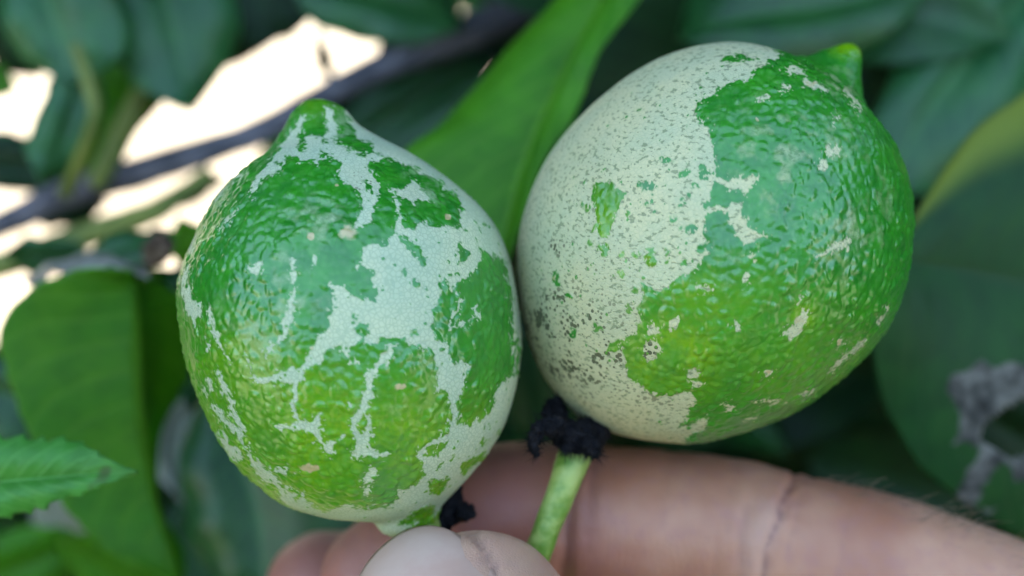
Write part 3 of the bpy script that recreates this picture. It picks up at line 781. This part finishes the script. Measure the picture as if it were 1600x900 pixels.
ho = bpy.data.objects.new('tmp_hand', tmp); col.objects.link(ho)
md = ho.modifiers.new('r', 'REMESH'); md.mode = 'VOXEL'; md.voxel_size = .00065
ms = ho.modifiers.new('s', 'SMOOTH'); ms.iterations = 10; ms.factor = .5
dg = bpy.context.evaluated_depsgraph_get()
hm = bpy.data.meshes.new_from_object(ho.evaluated_get(dg))
bpy.data.objects.remove(ho); bpy.data.meshes.remove(tmp)
hm.name = 'hand'
nv = len(hm.vertices)
V = np.empty(nv * 3, np.float32); hm.vertices.foreach_get('co', V); V = V.reshape(-1, 3).astype(float)
Nn = np.empty(nv * 3, np.float32); hm.vertices.foreach_get('normal', Nn); Nn = Nn.reshape(-1, 3).astype(float)
px, py = to_px(V)
dep = (V - C3) @ F3 / MM
hx = px + 5 * vnoise(V / (2.5 * MM), 3); hy = py + 5 * vnoise(V / (2.5 * MM), 4)
facing = (Nn @ -F3) > -.35
isidx = (dep > 119) & (dep < 150) & (py < 1150)
def gro(pts, wid):
    d = -stroke_dist(hx, hy, [(a, b, 0) for a, b in pts])
    return np.exp(-(d / wid) ** 2)
disp = np.zeros(nv); crease = np.zeros(nv); red_shade = np.zeros(nv); pale = np.zeros(nv)
for pts, wid, dp, ck in (([(1246, 728), (1232, 765), (1214, 808), (1198, 850), (1188, 905), (1185, 960)], 4.0, .55, .8),
                         ([(1240, 760), (1262, 748), (1290, 738)], 4, .25, .25),
                         ([(1170, 790), (1160, 850), (1158, 910)], 5, .30, .35),
                         ([(1222, 800), (1262, 770)], 3.5, .18, .2),
                         ([(1262, 742), (1250, 790), (1236, 840), (1226, 900)], 3, .16, .18),
                         ([(1150, 720), (1142, 770), (1140, 830)], 3.5, .14, .14),
                         ([(1130, 800), (1124, 850), (1122, 905)], 3.5, .14, .14),
                         ([(1330, 790), (1318, 850), (1312, 905)], 4, .12, .10),
                         ([(962, 700), (955, 760), (952, 850)], 3.5, .14, .12),
                         ([(905, 690), (892, 740), (888, 800), (885, 870), (880, 930)], 9, .9, .5),
                         ([(930, 700), (924, 760), (920, 840)], 6, .25, .2),
                         ([(1050, 705), (1040, 760), (1035, 820)], 8, .15, .1)):
    g_ = gro(pts, wid) * (isidx & facing)
    disp -= g_ * dp; crease = np.maximum(crease, g_ * ck)
g_ = gro([(1200, 800), (1184, 850), (1176, 905)], 20) * (isidx & facing); disp += .22 * g_; pale = np.maximum(pale, g_ * .45)
red_shade = np.maximum(red_shade, isidx * facing * (sstep(905, 800, px) * .85 + .6 * np.exp(-((px - 915) / 35) ** 2) + .35 * np.exp(-((px - 985) / 60) ** 2 - ((py - 880) / 50) ** 2)))  # painted shade where fruit and hand darken the index finger
midf = (dep > 137) & (px < 620)
red_shade = np.maximum(red_shade, midf * .30)
# thumb: nail bed groove round the nail, dark line along its side
isth = (dep < 119.5) & (py < 1300) & (px < 1150)
g_ = gro([(728, 815), (742, 836), (764, 868), (784, 905), (800, 960), (806, 1040)], 6) * (isth & (Nn @ -F3 > -.2))
disp -= g_ * .55; crease = np.maximum(crease, g_ * .95)
pale = np.maximum(pale, isth * .75)
V2 = V + Nn * ((disp + .10 * fbm(V / (3.2 * MM), 9, 3)) * MM)[:, None]
hc = np.array(P(1100, 1000, 130))
hm.vertices.foreach_set('co', (V2 - hc).astype(np.float32).ravel())
for nme, a in (('crease', crease), ('red_shade', np.clip(red_shade, 0, 1)), ('pale', pale)): attr(hm, nme, a)
hm.polygons.foreach_set('use_smooth', np.ones(len(hm.polygons), bool))
hm.update()
hm.materials.clear()
hand = obj('hand', hm, MAT_SKIN, None, Vector(hc))
hand['label'] = 'bare hand pinching both lemon stems between thumb and index finger'
hand['category'] = 'hand'

# thumb nail: a curved plate over the tip, turned to the left of the thumb's axis
def nail(parent, path, r_of, phi0, half, s0, s1, lift):
    w3 = Pn(spline(np.array(path, float), 200))
    seglen = np.concatenate([[0], np.cumsum(np.linalg.norm(np.diff(w3, axis=0), axis=1))]) / MM
    T = w3[0] - w3[12]; T /= np.linalg.norm(T)
    A = -F3 - T * (-F3 @ T); A /= np.linalg.norm(A)              # towards camera
    B = np.cross(T, A); B /= np.linalg.norm(B)
    if B @ R3 > 0: B = -B                                       # B points to picture left
    top, nS, nP = [], 26, 25
    for i in range(nS):
        u = i / (nS - 1)
        s = s0 + (s1 - s0) * u
        for j in range(nP):
            f = (j / (nP - 1)) * 2 - 1
            hw = half * (1 - .12 * (1 - u)) * (1 - .35 * max(0, (u - .72) / .28) ** 2 * abs(f))
            ph = phi0 + f * hw
            so = s + (1.2 * f * f + 3.2 * f ** 6) * (1 - u)                 # rounded free edge
            if so < 0: c_ = w3[0] + T * (-so) * MM
            else:
                c_ = np.array([np.interp(so, seglen, w3[:, k]) for k in range(3)])
            R = r_of(so) + lift * (1 - 2.6 * abs(f) ** 4)
            top.append(c_ + (A * math.cos(ph) + B * math.sin(ph)) * R * MM)
    top = np.array(top); ctr = w3[20]
    bot = top + (ctr - top) / np.linalg.norm(ctr - top, axis=1)[:, None] * .55 * MM
    n = len(top); F = []
    for i in range(nS - 1):
        for j in range(nP - 1):
            a, b, c, d = i * nP + j, i * nP + j + 1, (i + 1) * nP + j + 1, (i + 1) * nP + j
            F += [(a, b, c, d), (n + d, n + c, n + b, n + a)]
    rim = [j for j in range(nP)] + [i * nP + nP - 1 for i in range(1, nS)] + [(nS - 1) * nP + j for j in range(nP - 2, -1, -1)] + [i * nP for i in range(nS - 2, 0, -1)]
    for a, b in zip(rim, rim[1:] + rim[:1]): F.append((a, b, b + n, a + n))
    me = bpy.data.meshes.new('thumb_nail'); me.from_pydata([tuple(v) for v in np.vstack([top, bot])], [], F)
    bmn = bmesh.new(); bmn.from_mesh(me); bmesh.ops.recalc_face_normals(bmn, faces=bmn.faces); bmn.to_mesh(me); bmn.free()
    me.polygons.foreach_set('use_smooth', [True] * len(me.polygons))
    return obj('thumb_nail', me, MAT_NAIL, parent)
def thumb_r(s):
    if s < 0: return 10.9 - .02 * -s - .040 * s * s
    return float(np.interp(s, [0, 4.5, 14, 25], [10.9, 11.1, 11.4, 11.5]))
nail(hand, THUMB, thumb_r, .10, .98, -7.6, 9.5, .30)

# fine hairs along the index finger
hv, hf = [], []
edge = spline([(1290, 742), (1400, 775), (1500, 810), (1600, 850)], 80)
for i in range(70):
    e = edge[random.randrange(80)]
    px_, py_ = e[0] + random.gauss(0, 12), e[1] + abs(random.gauss(6, 14))
    a0 = random.uniform(-.2, .9)
    ln_ = random.uniform(18, 60)
    pts = Pn(np.array([(px_ + ln_ * q * math.cos(a0), py_ - ln_ * q * math.sin(a0) * (1 - .35 * q), 128 + (py_ < e[1] + 10) * 3 - 4 * q + random.uniform(-1, 1)) for q in np.linspace(0, 1, 6)]))
    me = tube_mesh('h', pts, np.linspace(.035, .012, 6) * MM, 4)
    k = len(hv); hv += [tuple(v.co) for v in me.vertices]; hf += [tuple(j + k for j in p_.vertices) for p_ in me.polygons]
    bpy.data.meshes.remove(me)
me = bpy.data.meshes.new('finger_hair'); me.from_pydata(hv, [], hf)
fh = obj('finger_hair', me, MAT_HAIR, hand); fh['kind'] = 'stuff'

# ------------------------------------------------------------------ lemon tree
tree = empty('lemon_tree', (0.42, 0.95, 0.0), 'leafy lemon tree filling the background behind the two lemons', 'tree')

def leaf(mid, left, right, mat, n=44, m=11, bulge=2.0, ripple=1.0, seed=0, serr=0, holes=(), blotch=None, thick=.32, name='leaf', label=None, curlR=0, ragged=.5):
    """one leaf lofted from its midrib and two margins, given as (px, py, mm ahead)"""
    A, L, R = (Pn(spline(np.array(q, float), n)) for q in (mid, left, right))
    vn = fbm(np.stack([np.arange(2 * n) * 60. / n / 5, np.full(2 * n, seed * 3.1), np.repeat([0., 9.], n)], 1), 5, 3)
    V = []; UV = []
    nrm = np.cross(R - A, np.gradient(A, axis=0)); l = np.linalg.norm(nrm, axis=1, keepdims=True); nrm = nrm / np.maximum(l, 1e-9)
    nm = nrm[n // 2]
    if nm @ F3 > 0: nm = -nm
    for i in range(n):
        for j in range(-m, m + 1):
            f = abs(j) / m
            M = L[i] if j < 0 else R[i]
            p = A[i] + (M - A[i]) * f
            ed = math.sin(math.pi * f)
            u = i / (n - 1)
            k = bulge * ed * math.sin(math.pi * min(1, u * 1.1)) * .7
            lat = math.sin((u * 11 - f * 2.6) * 2 * math.pi) * .05 * ed
            rp = ripple * f * f * (math.sin(u * 14 + seed + (j > 0) * 2) * .6 + math.sin(u * 27 + seed * 2) * .35)
            if j > 0 and curlR: rp += curlR * max(0, f - .7) ** 2 * 11
            p = p + nm * (k + lat + rp) * MM
            if serr and f == 1:
                tooth = (u * serr) % 1
                p = p + (M - A[i]) / (np.linalg.norm(M - A[i]) + 1e-9) * (tooth - .5) * .9 * MM * math.sin(math.pi * u)
            if ragged:
                nz = ragged * (vn[i] if j < 0 else vn[i + n]) * f ** 3 * math.sin(math.pi * min(1, max(0, u))) ** .5
                p = p + (M - A[i]) / (np.linalg.norm(M - A[i]) + 1e-9) * nz * MM
            V.append(p); UV.append((u, .5 + .5 * j / m))
    V = np.array(V); UV = np.array(UV); w_ = 2 * m + 1
    F = []
    ppx, ppy = to_px(V)
    dead = np.zeros(len(V), bool)
    for h in holes: dead |= inside_dist(ppx + 4 * vnoise(V / (2 * MM), 3), ppy + 4 * vnoise(V / (2 * MM), 4), h) > 0
    for i in range(n - 1):
        for j in range(w_ - 1):
            q = (i * w_ + j, i * w_ + j + 1, (i + 1) * w_ + j + 1, (i + 1) * w_ + j)
            if not dead[list(q)].any(): F.append(q)
    c = V.mean(0)
    me = bpy.data.meshes.new(name)
    me.from_pydata([tuple(v) for v in V - c], [], F)
    ul = me.uv_layers.new(name='UVMap')
    li = np.empty(len(me.loops), np.int32); me.loops.foreach_get('vertex_index', li)
    ul.data.foreach_set('uv', UV[li].astype(np.float32).ravel())
    if blotch is not None:
        b = np.zeros(len(V))
        for q in blotch:
            b = np.maximum(b, sstep(-7, 7, inside_dist(ppx + 9 * vnoise(V / (2 * MM), 13), ppy + 9 * vnoise(V / (2 * MM), 14), q)))
        for h in holes:
            b = np.maximum(b, sstep(-16, -6, inside_dist(ppx, ppy, h)))
        attr(me, 'blotch', b)
    me.polygons.foreach_set('use_smooth', [True] * len(me.polygons))
    o = obj(name, me, mat, tree, Vector(c))
    so = o.modifiers.new('thickness', 'SOLIDIFY'); so.thickness = thick * MM; so.offset = 0
    if label: o['label'] = label
    return o

def D(pts, d0, d1=None):
    n = len(pts); d1 = d0 if d1 is None else d1
    return [(x, y, d0 + (d1 - d0) * i / (n - 1)) for i, (x, y) in enumerate(pts)]

# bright leaf standing between the fruits
leaf(D([(1030, -170), (975, -70), (925, 30), (880, 120), (840, 210), (808, 300), (788, 380), (775, 450)], 172, 150),
     D([(1030, -170), (930, -90), (868, -5), (830, 32), (790, 82), (760, 126), (720, 167), (680, 201), (632, 236), (610, 300), (650, 390), (775, 450)], 176, 151),
     D([(1030, -170), (1040, -80), (1000, 0), (962, 45), (936, 85), (915, 140), (890, 190), (862, 235), (832, 298), (812, 360), (775, 450)], 168, 148),
     L_BRIGHT, 60, 14, 2.5, .5, 1, label='bright green leaf standing between the two lemons')
# big leaf on the right with mined grey patches and a torn hole
leaf(D([(1372, 398), (1430, 411), (1500, 422), (1600, 444), (1700, 470), (1850, 520)], 149, 160),
     D([(1372, 398), (1360, 470), (1361, 540), (1374, 610), (1395, 660), (1425, 715), (1462, 756), (1530, 802), (1600, 842), (1720, 850), (1850, 520)], 147, 160),
     D([(1372, 398), (1405, 368), (1428, 328), (1462, 268), (1510, 205), (1560, 165), (1620, 135), (1720, 140), (1850, 520)], 150, 162),
     L_HURT, 120, 36, 3.0, .6, 2, holes=[[(1530, 672), (1560, 655), (1598, 632), (1640, 640), (1640, 700), (1600, 706), (1570, 710), (1562, 690), (1545, 690)]],
     blotch=[[(1470, 610), (1490, 580), (1530, 565), (1570, 575), (1620, 570), (1650, 600), (1650, 660), (1600, 690), (1560, 720), (1530, 700), (1488, 690), (1500, 640)],
             [(1530, 700), (1570, 715), (1650, 705), (1650, 770), (1590, 745), (1575, 720), (1550, 740), (1530, 760), (1528, 790), (1560, 790), (1545, 806), (1505, 795), (1497, 765), (1510, 735)]],
     curlR=1.6, label='dark leaf with grey mined patches and a torn hole')
# big dull leaf behind the left fruit
leaf(D([(208, 424), (212, 470), (216, 540), (222, 620), (232, 700), (248, 790), (268, 860), (290, 940)], 158, 160),
     D([(208, 424), (170, 420), (115, 421), (60, 442), (20, 470), (5, 520), (12, 590), (30, 660), (60, 730), (100, 785), (160, 838), (220, 885), (290, 940)], 155, 158),
     D([(208, 424), (262, 420), (315, 445), (320, 520), (290, 590), (264, 650), (250, 715), (254, 790), (268, 850), (290, 940)], 184, 170),
     L_OLIVE, 90, 14, 3.0, 1.4, 3, ragged=2.2, label='dull olive leaf folded along its midrib beside the webbed lemon')
# peeled silvery edge and dried tip above it
leaf(D([(40, 440), (90, 418), (140, 408), (190, 412), (232, 428)], 163), D([(40, 440), (100, 430), (140, 426), (185, 424), (232, 428)], 160), D([(40, 440), (90, 412), (140, 402), (195, 408), (232, 428)], 166), MAT_SILVER, 30, 6, 1.0, 1.2, 4, label='peeled silvery leaf margin above the dull olive leaf')
leaf(D([(120, 420), (180, 395), (240, 372), (268, 362)], 172), D([(120, 420), (190, 425), (240, 420), (268, 362)], 170), D([(120, 420), (160, 375), (220, 360), (268, 362)], 176), L_MID, 24, 6, 1.5, 1.0, 5)
leaf(D([(236, 420), (243, 395), (250, 375), (248, 358)], 165), D([(236, 420), (222, 400), (230, 378), (248, 358)], 165), D([(236, 420), (268, 400), (268, 375), (248, 358)], 165), MAT_DRY, 20, 6, 1.5, 1.5, 6, label='shrivelled brown leaf tip')
leaf(D([(330, 400), (290, 460), (280, 540), (300, 640)], 176), D([(330, 400), (240, 440), (235, 540), (300, 640)], 175), D([(330, 400), (360, 440), (360, 560), (300, 640)], 178), L_MID, 24, 8, 2, 1, 7)
# young toothed leaf in front on the left
leaf(D([(-140, 785), (-60, 766), (0, 754), (80, 747), (150, 741), (213, 737)], 128, 124),
     D([(-140, 785), (-70, 705), (0, 690), (60, 686), (120, 690), (152, 705), (182, 724), (213, 737)], 129, 124),
     D([(-140, 785), (-70, 828), (0, 811), (50, 795), (100, 780), (150, 763), (213, 737)], 126, 124),
     L_YOUNG, 120, 14, 1.6, .5, 8, serr=13, label='small toothed bright leaf poking in front of the olive leaf')
# leaf and pale underside below the left fruit
leaf(D([(330, 610), (370, 700), (400, 800), (420, 960)], 196, 190), D([(330, 610), (285, 690), (290, 790), (300, 850), (420, 960)], 198, 192), D([(330, 610), (450, 640), (560, 740), (580, 850), (420, 960)], 194, 186), L_MID, 36, 9, 3, 1.5, 9)
leaf(D([(300, 622), (268, 670), (268, 740), (320, 820)], 206), D([(300, 622), (248, 640), (240, 730), (320, 820)], 205), D([(300, 622), (330, 650), (330, 740), (320, 820)], 210), L_PALE, 24, 7, 2, 1, 10, label='pale leaf underside below the webbed lemon')
leaf(D([(300, 760), (290, 830), (330, 900), (420, 960)], 215), D([(300, 760), (250, 850), (290, 950), (420, 960)], 215), D([(300, 760), (380, 800), (440, 880), (420, 960)], 215), L_MID, 24, 7, 2, 1, 11)
# upper left group
leaf(D([(235, -120), (250, -40), (275, 60), (300, 176)], 215), D([(235, -120), (160, -40), (178, 60), (205, 128), (258, 158), (300, 176)], 212), D([(235, -120), (340, -60), (372, 30), (362, 90), (335, 130), (300, 176)], 220), L_TEAL, 36, 9, 3, 1, 12)
leaf(D([(40, -90), (70, -10), (95, 60), (112, 130)], 205), D([(40, -90), (-10, -20), (8, 50), (45, 100), (112, 130)], 205), D([(40, -90), (150, -40), (200, 40), (180, 100), (112, 130)], 205), L_TEAL, 36, 9, 3, 1, 13)
leaf(D([(135, 90), (118, 150), (98, 220), (66, 292)], 208), D([(135, 90), (84, 120), (52, 190), (44, 240), (66, 292)], 206), D([(135, 90), (160, 140), (150, 200), (120, 260), (66, 292)], 212), L_TEAL, 30, 8, 2.5, 1, 14)
leaf(D([(230, 90), (200, 150), (170, 210), (130, 310)], 226), D([(230, 90), (150, 110), (120, 170), (110, 250), (130, 310)], 226), D([(230, 90), (262, 150), (216, 200), (190, 258), (130, 310)], 226), L_OLIVE, 24, 8, 2, 1, 15)
def patch(c, a, l, wd, d, mat, sd):
    """a plain leaf centred on a pixel, running at angle a (degrees), l long and wd wide in pixels"""
    ca, sa = math.cos(math.radians(a)), math.sin(math.radians(a))
    def q(u, v): return (c[0] + u * l / 2 * ca - v * wd / 2 * sa, c[1] + u * l / 2 * sa + v * wd / 2 * ca)
    return leaf(D([q(-1, 0), q(-.3, 0), q(.3, 0), q(1, 0)], d, d + 6), D([q(-1, 0), q(-.55, -.85), q(0, -1), q(.55, -.75), q(1, 0)], d - 3, d + 4), D([q(-1, 0), q(-.55, .85), q(0, 1), q(.55, .75), q(1, 0)], d + 3, d + 8), mat, 26, 7, 2, .8, sd)
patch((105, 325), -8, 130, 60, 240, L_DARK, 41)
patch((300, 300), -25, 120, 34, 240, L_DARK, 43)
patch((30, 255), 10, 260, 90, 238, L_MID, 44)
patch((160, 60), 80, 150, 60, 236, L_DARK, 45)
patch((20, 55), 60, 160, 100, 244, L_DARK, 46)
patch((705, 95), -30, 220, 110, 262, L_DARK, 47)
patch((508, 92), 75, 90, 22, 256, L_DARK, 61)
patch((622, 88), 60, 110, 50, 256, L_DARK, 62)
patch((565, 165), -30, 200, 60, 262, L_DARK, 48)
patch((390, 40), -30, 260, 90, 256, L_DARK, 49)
patch((470, 215), -28, 170, 50, 262, L_OLIVE, 50)
patch((80, 400), 4, 150, 60, 200, L_MID, 52)
patch((150, 850), 35, 260, 110, 214, L_PALE, 53)
patch((40, 880), -20, 220, 110, 196, L_BRIGHT, 54)
patch((60, 800), 20, 200, 100, 226, L_MID, 55)
patch((190, 900), 30, 240, 100, 188, L_OLIVE, 56)
patch((845, 590), 80, 260, 140, 190, L_DARK, 57)
patch((300, 395), 70, 120, 60, 190, L_OLIVE, 58)
patch((1590, 680), 30, 260, 150, 196, L_DARK, 63)
patch((1385, 180), 70, 220, 120, 232, L_DARK, 64)
patch((1320, 560), 60, 300, 160, 240, L_DARK, 65)
patch((1000, 60), 100, 260, 140, 250, L_DARK, 66)
leaf(D([(360, -120), (390, -50), (410, 10), (398, 74)], 240), D([(360, -120), (310, -50), (318, 20), (355, 60), (398, 74)], 240), D([(360, -120), (470, -60), (500, 0), (470, 45), (398, 74)], 240), L_DARK, 30, 8, 2, 1, 16)
leaf(D([(440, -60), (540, -20), (640, 10), (722, 38)], 232), D([(440, -60), (480, 30), (560, 60), (650, 68), (722, 38)], 230), D([(440, -60), (560, -110), (680, -80), (722, 38)], 236), L_TEAL, 30, 8, 3, 1, 17)
leaf(D([(770, 90), (700, 130), (630, 175), (520, 240)], 250), D([(770, 90), (690, 95), (600, 130), (545, 170), (520, 240)], 250), D([(770, 90), (740, 180), (680, 250), (600, 290), (520, 240)], 250), L_MID, 30, 8, 3, 1, 18)
leaf(D([(-60, 120), (-20, 128), (10, 136), (28, 138)], 230), D([(-60, 120), (-20, 100), (10, 110), (28, 138)], 230), D([(-60, 120), (-20, 150), (10, 152), (28, 138)], 230), L_OLIVE, 20, 6, 1, .5, 19)
leaf(D([(-60, 250), (0, 255), (60, 265), (120, 290)], 235), D([(-60, 250), (0, 215), (60, 225), (120, 290)], 235), D([(-60, 250), (0, 295), (60, 300), (120, 290)], 235), L_DARK, 24, 7, 2, 1, 20)
leaf(D([(-60, 620), (-20, 610), (30, 625), (60, 700)], 190), D([(-60, 620), (-20, 560), (30, 580), (60, 700)], 190), D([(-60, 620), (-30, 700), (20, 720), (60, 700)], 190), L_MID, 24, 7, 2, 1, 21)
# upper right
leaf(D([(1060, 60), (1160, 30), (1300, 10), (1480, -40)], 185, 200), D([(1060, 60), (1130, 85), (1250, 98), (1380, 62), (1480, -40)], 183, 200), D([(1060, 60), (1090, -20), (1220, -90), (1380, -110), (1480, -40)], 190, 205), L_MID, 36, 9, 3, 1, 22)
leaf(D([(1650, -60), (1540, 60), (1450, 170), (1380, 300)], 215, 200), D([(1650, -60), (1480, 0), (1390, 120), (1355, 220), (1380, 300)], 215, 200), D([(1650, -60), (1640, 100), (1560, 220), (1470, 300), (1380, 300)], 215, 200), L_TEAL, 36, 9, 4, 1.5, 23)
leaf(D([(1420, -60), (1500, 30), (1560, 110), (1640, 230)], 235), D([(1420, -60), (1400, 60), (1480, 160), (1640, 230)], 235), D([(1420, -60), (1560, -40), (1650, 60), (1640, 230)], 235), L_TEAL, 30, 8, 3, 1, 24)

# generic leaves for the depth of the crown
def generic(name, seed, mat):
    r = random.Random(seed)
    n, m = 14, 4; Lh, Wd = 62, r.uniform(26, 32)
    V, F, UV = [], [], []
    fold = r.uniform(.12, .35); bend = r.uniform(.15, .5)
    for i in range(n):
        u = i / (n - 1)
        wv = Wd / 2 * (math.sin(math.pi * u ** .85) ** .75) + .3
        for j in range(-m, m + 1):
            f = j / m
            V.append(((u - .0) * Lh * MM, f * wv * MM, (abs(f) * wv * fold - bend * Lh * (u - .3) ** 2 * .6 + math.sin(u * 13 + j) * .5 * abs(f)) * MM))
            UV.append((u, .5 + .5 * f))
    w_ = 2 * m + 1
    for i in range(n - 1):
        for j in range(w_ - 1): F.append((i * w_ + j, i * w_ + j + 1, (i + 1) * w_ + j + 1, (i + 1) * w_ + j))
    me = bpy.data.meshes.new(name); me.from_pydata(V, [], F)
    ul = me.uv_layers.new(name='UVMap')
    for l in me.loops: ul.data[l.index].uv = UV[l.vertex_index]
    me.polygons.foreach_set('use_smooth', [True] * len(me.polygons)); me.materials.append(mat)
    return me
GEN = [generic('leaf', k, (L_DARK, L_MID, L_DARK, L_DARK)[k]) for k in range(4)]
bright = [[(-40, 95), (40, 92), (82, 125), (45, 218), (-40, 215)], [(185, 265), (215, 200), (262, 158), (300, 178), (350, 110), (440, 58), (468, 70), (485, 140), (480, 168), (440, 202), (215, 272)],
          [(465, 65), (525, 55), (500, 125)], [(520, 60), (590, 60), (590, 112), (520, 112)], [(-30, 290), (56, 290), (56, 348), (-30, 348)], [(165, 292), (245, 292), (245, 332), (165, 332)],
          [(210, 350), (330, 285), (415, 235), (350, 295), (315, 355), (275, 378)], [(-30, 366), (66, 366), (66, 412), (-30, 412)], [(-30, 412), (46, 412), (12, 500), (-30, 500)]]
def in_bright(px, py, mar):
    a, b = np.array([px], float), np.array([py], float)
    return any(inside_dist(a, b, q)[0] > -mar for q in bright)
cnt = 0
for tries in range(4000):
    if cnt >= 260: break
    px_, py_ = random.uniform(-250, 1850), random.uniform(-220, 1120)
    d = random.uniform(205, 420)
    half = 36 / d * FPX
    if in_bright(px_, py_, half * .62): continue
    if px_ < 560 and py_ < 520 and random.random() < .3: continue
    o = bpy.data.objects.new('leaf', GEN[random.randrange(4)])
    col.objects.link(o); o.parent = tree; o.matrix_parent_inverse = Matrix.Translation(-Vector(tree.location))
    dirv = Vector((random.gauss(0, 1), random.gauss(0, .7), random.gauss(-.5, .7))).normalized()
    upv = (Vector((0, -.75, .75)) + Vector((random.gauss(0, .45), random.gauss(0, .45), random.gauss(0, .45)))).normalized()
    yv = upv.cross(dirv).normalized(); zv = dirv.cross(yv)
    M = Matrix((dirv, yv, zv)).transposed()
    o.rotation_euler = M.to_euler()
    o.location = P(px_, py_, d) - dirv * .031
    o.scale = [random.uniform(.8, 1.15)] * 3
    cnt += 1

def tube(name, pts, rad, mat, n=50, seg=16, wob=.15, seed=1):
    w3 = Pn(spline(np.array(pts, float), n))
    rr = np.interp(np.linspace(0, 1, n), np.linspace(0, 1, len(rad)), rad) * MM
    return obj(name, tube_mesh(name, w3, rr, seg, wob, seed), mat, tree)
tube('branch', [(-200, 430, 230), (0, 352, 228), (105, 302, 226), (230, 265, 226), (400, 208, 228), (545, 130, 232), (700, 62, 238), (860, -5, 245), (1100, -120, 270), (1500, -200, 400)], [2.3, 2.5, 3.2, 2.6, 2.8, 3.9, 3.8, 3.8, 5, 6], MAT_BARK, 90)
tube('twig', [(-150, 470, 222), (10, 412, 220), (120, 372, 220), (240, 330, 222), (330, 270, 226)], [2.3, 2.5, 2.6, 2.4, 1.6], MAT_TWIG, 50)
tube('twig', [(118, 70, 200), (138, 130, 200), (148, 180, 200), (130, 240, 204), (102, 302, 212)], [.9, 1.1, 1.2, 1.2, 1.3], MAT_TWIG, 40)
tube('twig', [(250, 90, 222), (222, 150, 222), (190, 210, 222), (150, 290, 222)], [1.6, 2.2, 2.3, 1.8], MAT_TWIG, 40)

# trunk, limbs and the crown above, out of view, that shades the fruit
def wtube(name, pts, rad, mat, seg=18, n=40):
    w3 = spline(np.array(pts, float), n)
    rr = np.interp(np.linspace(0, 1, n), np.linspace(0, 1, len(rad)), rad)
    return obj(name, tube_mesh(name, w3, rr, seg, .12, 4), mat, tree)
wtube('trunk', [(.42, .95, -.05), (.40, .95, .4), (.36, .90, .8), (.34, .88, 1.2)], [.06, .048, .042, .036], MAT_BARK)
wtube('limb', [(.34, .88, 1.15), (.2, .8, 1.5), (.0, .7, 1.9), (-.2, .65, 2.2)], [.03, .024, .018, .008], MAT_BARK)
wtube('limb', [(.36, .9, .85), (.5, .7, 1.2), (.65, .55, 1.6), (.7, .5, 2.0)], [.028, .022, .016, .008], MAT_BARK)
wtube('limb', [(.35, .89, 1.0), (.42, .6, 1.05), (.38, .42, 1.2)], [.02, .012, .006], MAT_BARK)
def crown(centres, tree, big=1.0, name='crown'):
    allv, allf, alluv = [], [], []
    base = np.array([(0, 0, 0), (.25, .42, .05), (.25, -.42, .05), (.3, 0, 0), (.65, .40, .0), (.65, -.40, .0), (.7, 0, -.04), (1, 0, -.16)])
    fcs = [(0, 3, 1), (0, 2, 3), (1, 3, 6, 4), (2, 5, 6, 3), (4, 6, 7), (6, 5, 7)]
    uvb = [(0, .5), (.25, 1), (.25, 0), (.3, .5), (.65, 1), (.65, 0), (.7, .5), (1, .5)]
    k = 0
    for (cx, cyy, cz, rx, ry, rz, n) in centres:
        for i in range(n):
            while True:
                q = np.array([random.uniform(-1, 1) for _ in range(3)])
                if np.linalg.norm(q) < 1: break
            c = np.array((cx, cyy, cz)) + q * (rx, ry, rz)
            # stay out of the space the camera looks through
            v = c - C3; z = v @ F3
            if z > .0 and abs(v @ R3) < z * .62 + .05 and (v @ U3) < z * .30 + .03: continue
            dv = np.array([random.gauss(0, 1), random.gauss(0, 1), random.gauss(-.4, .6)]); dv /= np.linalg.norm(dv)
            up = np.array([random.gauss(0, .6), random.gauss(0, .6) + .2, 1]); yv = np.cross(up, dv); yv /= np.linalg.norm(yv); zv = np.cross(dv, yv)
            S = random.uniform(.055, .085) * big
            allv.append(c + (base[:, :1] * dv + base[:, 1:2] * yv * .95 + base[:, 2:] * zv) * S)
            for f in fcs: allf.append(tuple(j + k for j in f)); alluv += [uvb[j] for j in f]
            k += 8
    me = bpy.data.meshes.new(name); me.from_pydata([tuple(v) for v in np.vstack(allv)], [], allf)
    ul = me.uv_layers.new(name='UVMap'); ul.data.foreach_set('uv', np.array(alluv, np.float32).ravel())
    o = obj(name, me, L_DARK, tree); o['kind'] = 'stuff'
    return o
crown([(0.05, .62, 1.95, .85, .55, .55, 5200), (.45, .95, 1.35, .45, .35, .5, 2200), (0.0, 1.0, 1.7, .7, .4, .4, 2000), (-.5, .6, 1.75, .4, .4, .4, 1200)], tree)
# unseen trees added to block low sky and ground glare, behind and beside camera
for (x, y, lab) in ((-.9, -2.3, 'unseen lemon tree added to block low sky, the bushier of the two'), (1.3, -2.2, 'unseen lemon tree added to block low sky, the slimmer of the two'), (-1.75, .25, 'unseen lemon tree added to block bright ground on the sunny side'), (1.75, .2, 'unseen lemon tree added to block bright ground on the dense side'), (2.3, 1.7, 'unseen lemon tree added to block bright ground behind the dense side'), (-2.6, 1.5, 'unseen lemon tree added to block bright ground behind the sunny side')):
    tr = empty('lemon_tree', (x, y, 0), lab, 'tree', 'unseen trees added to block light')
    w3 = spline(np.array([(x, y, -.05), (x + .05, y, .5), (x, y + .05, 1.1), (x - .05, y, 1.7)]), 30)
    obj('trunk', tube_mesh('trunk', w3, np.linspace(.07, .03, 30), 14, .12, 4), MAT_BARK, tr)
    crown([(x, y, 1.25, 1.15, .7, .95, 2600)], tr, 2.2)
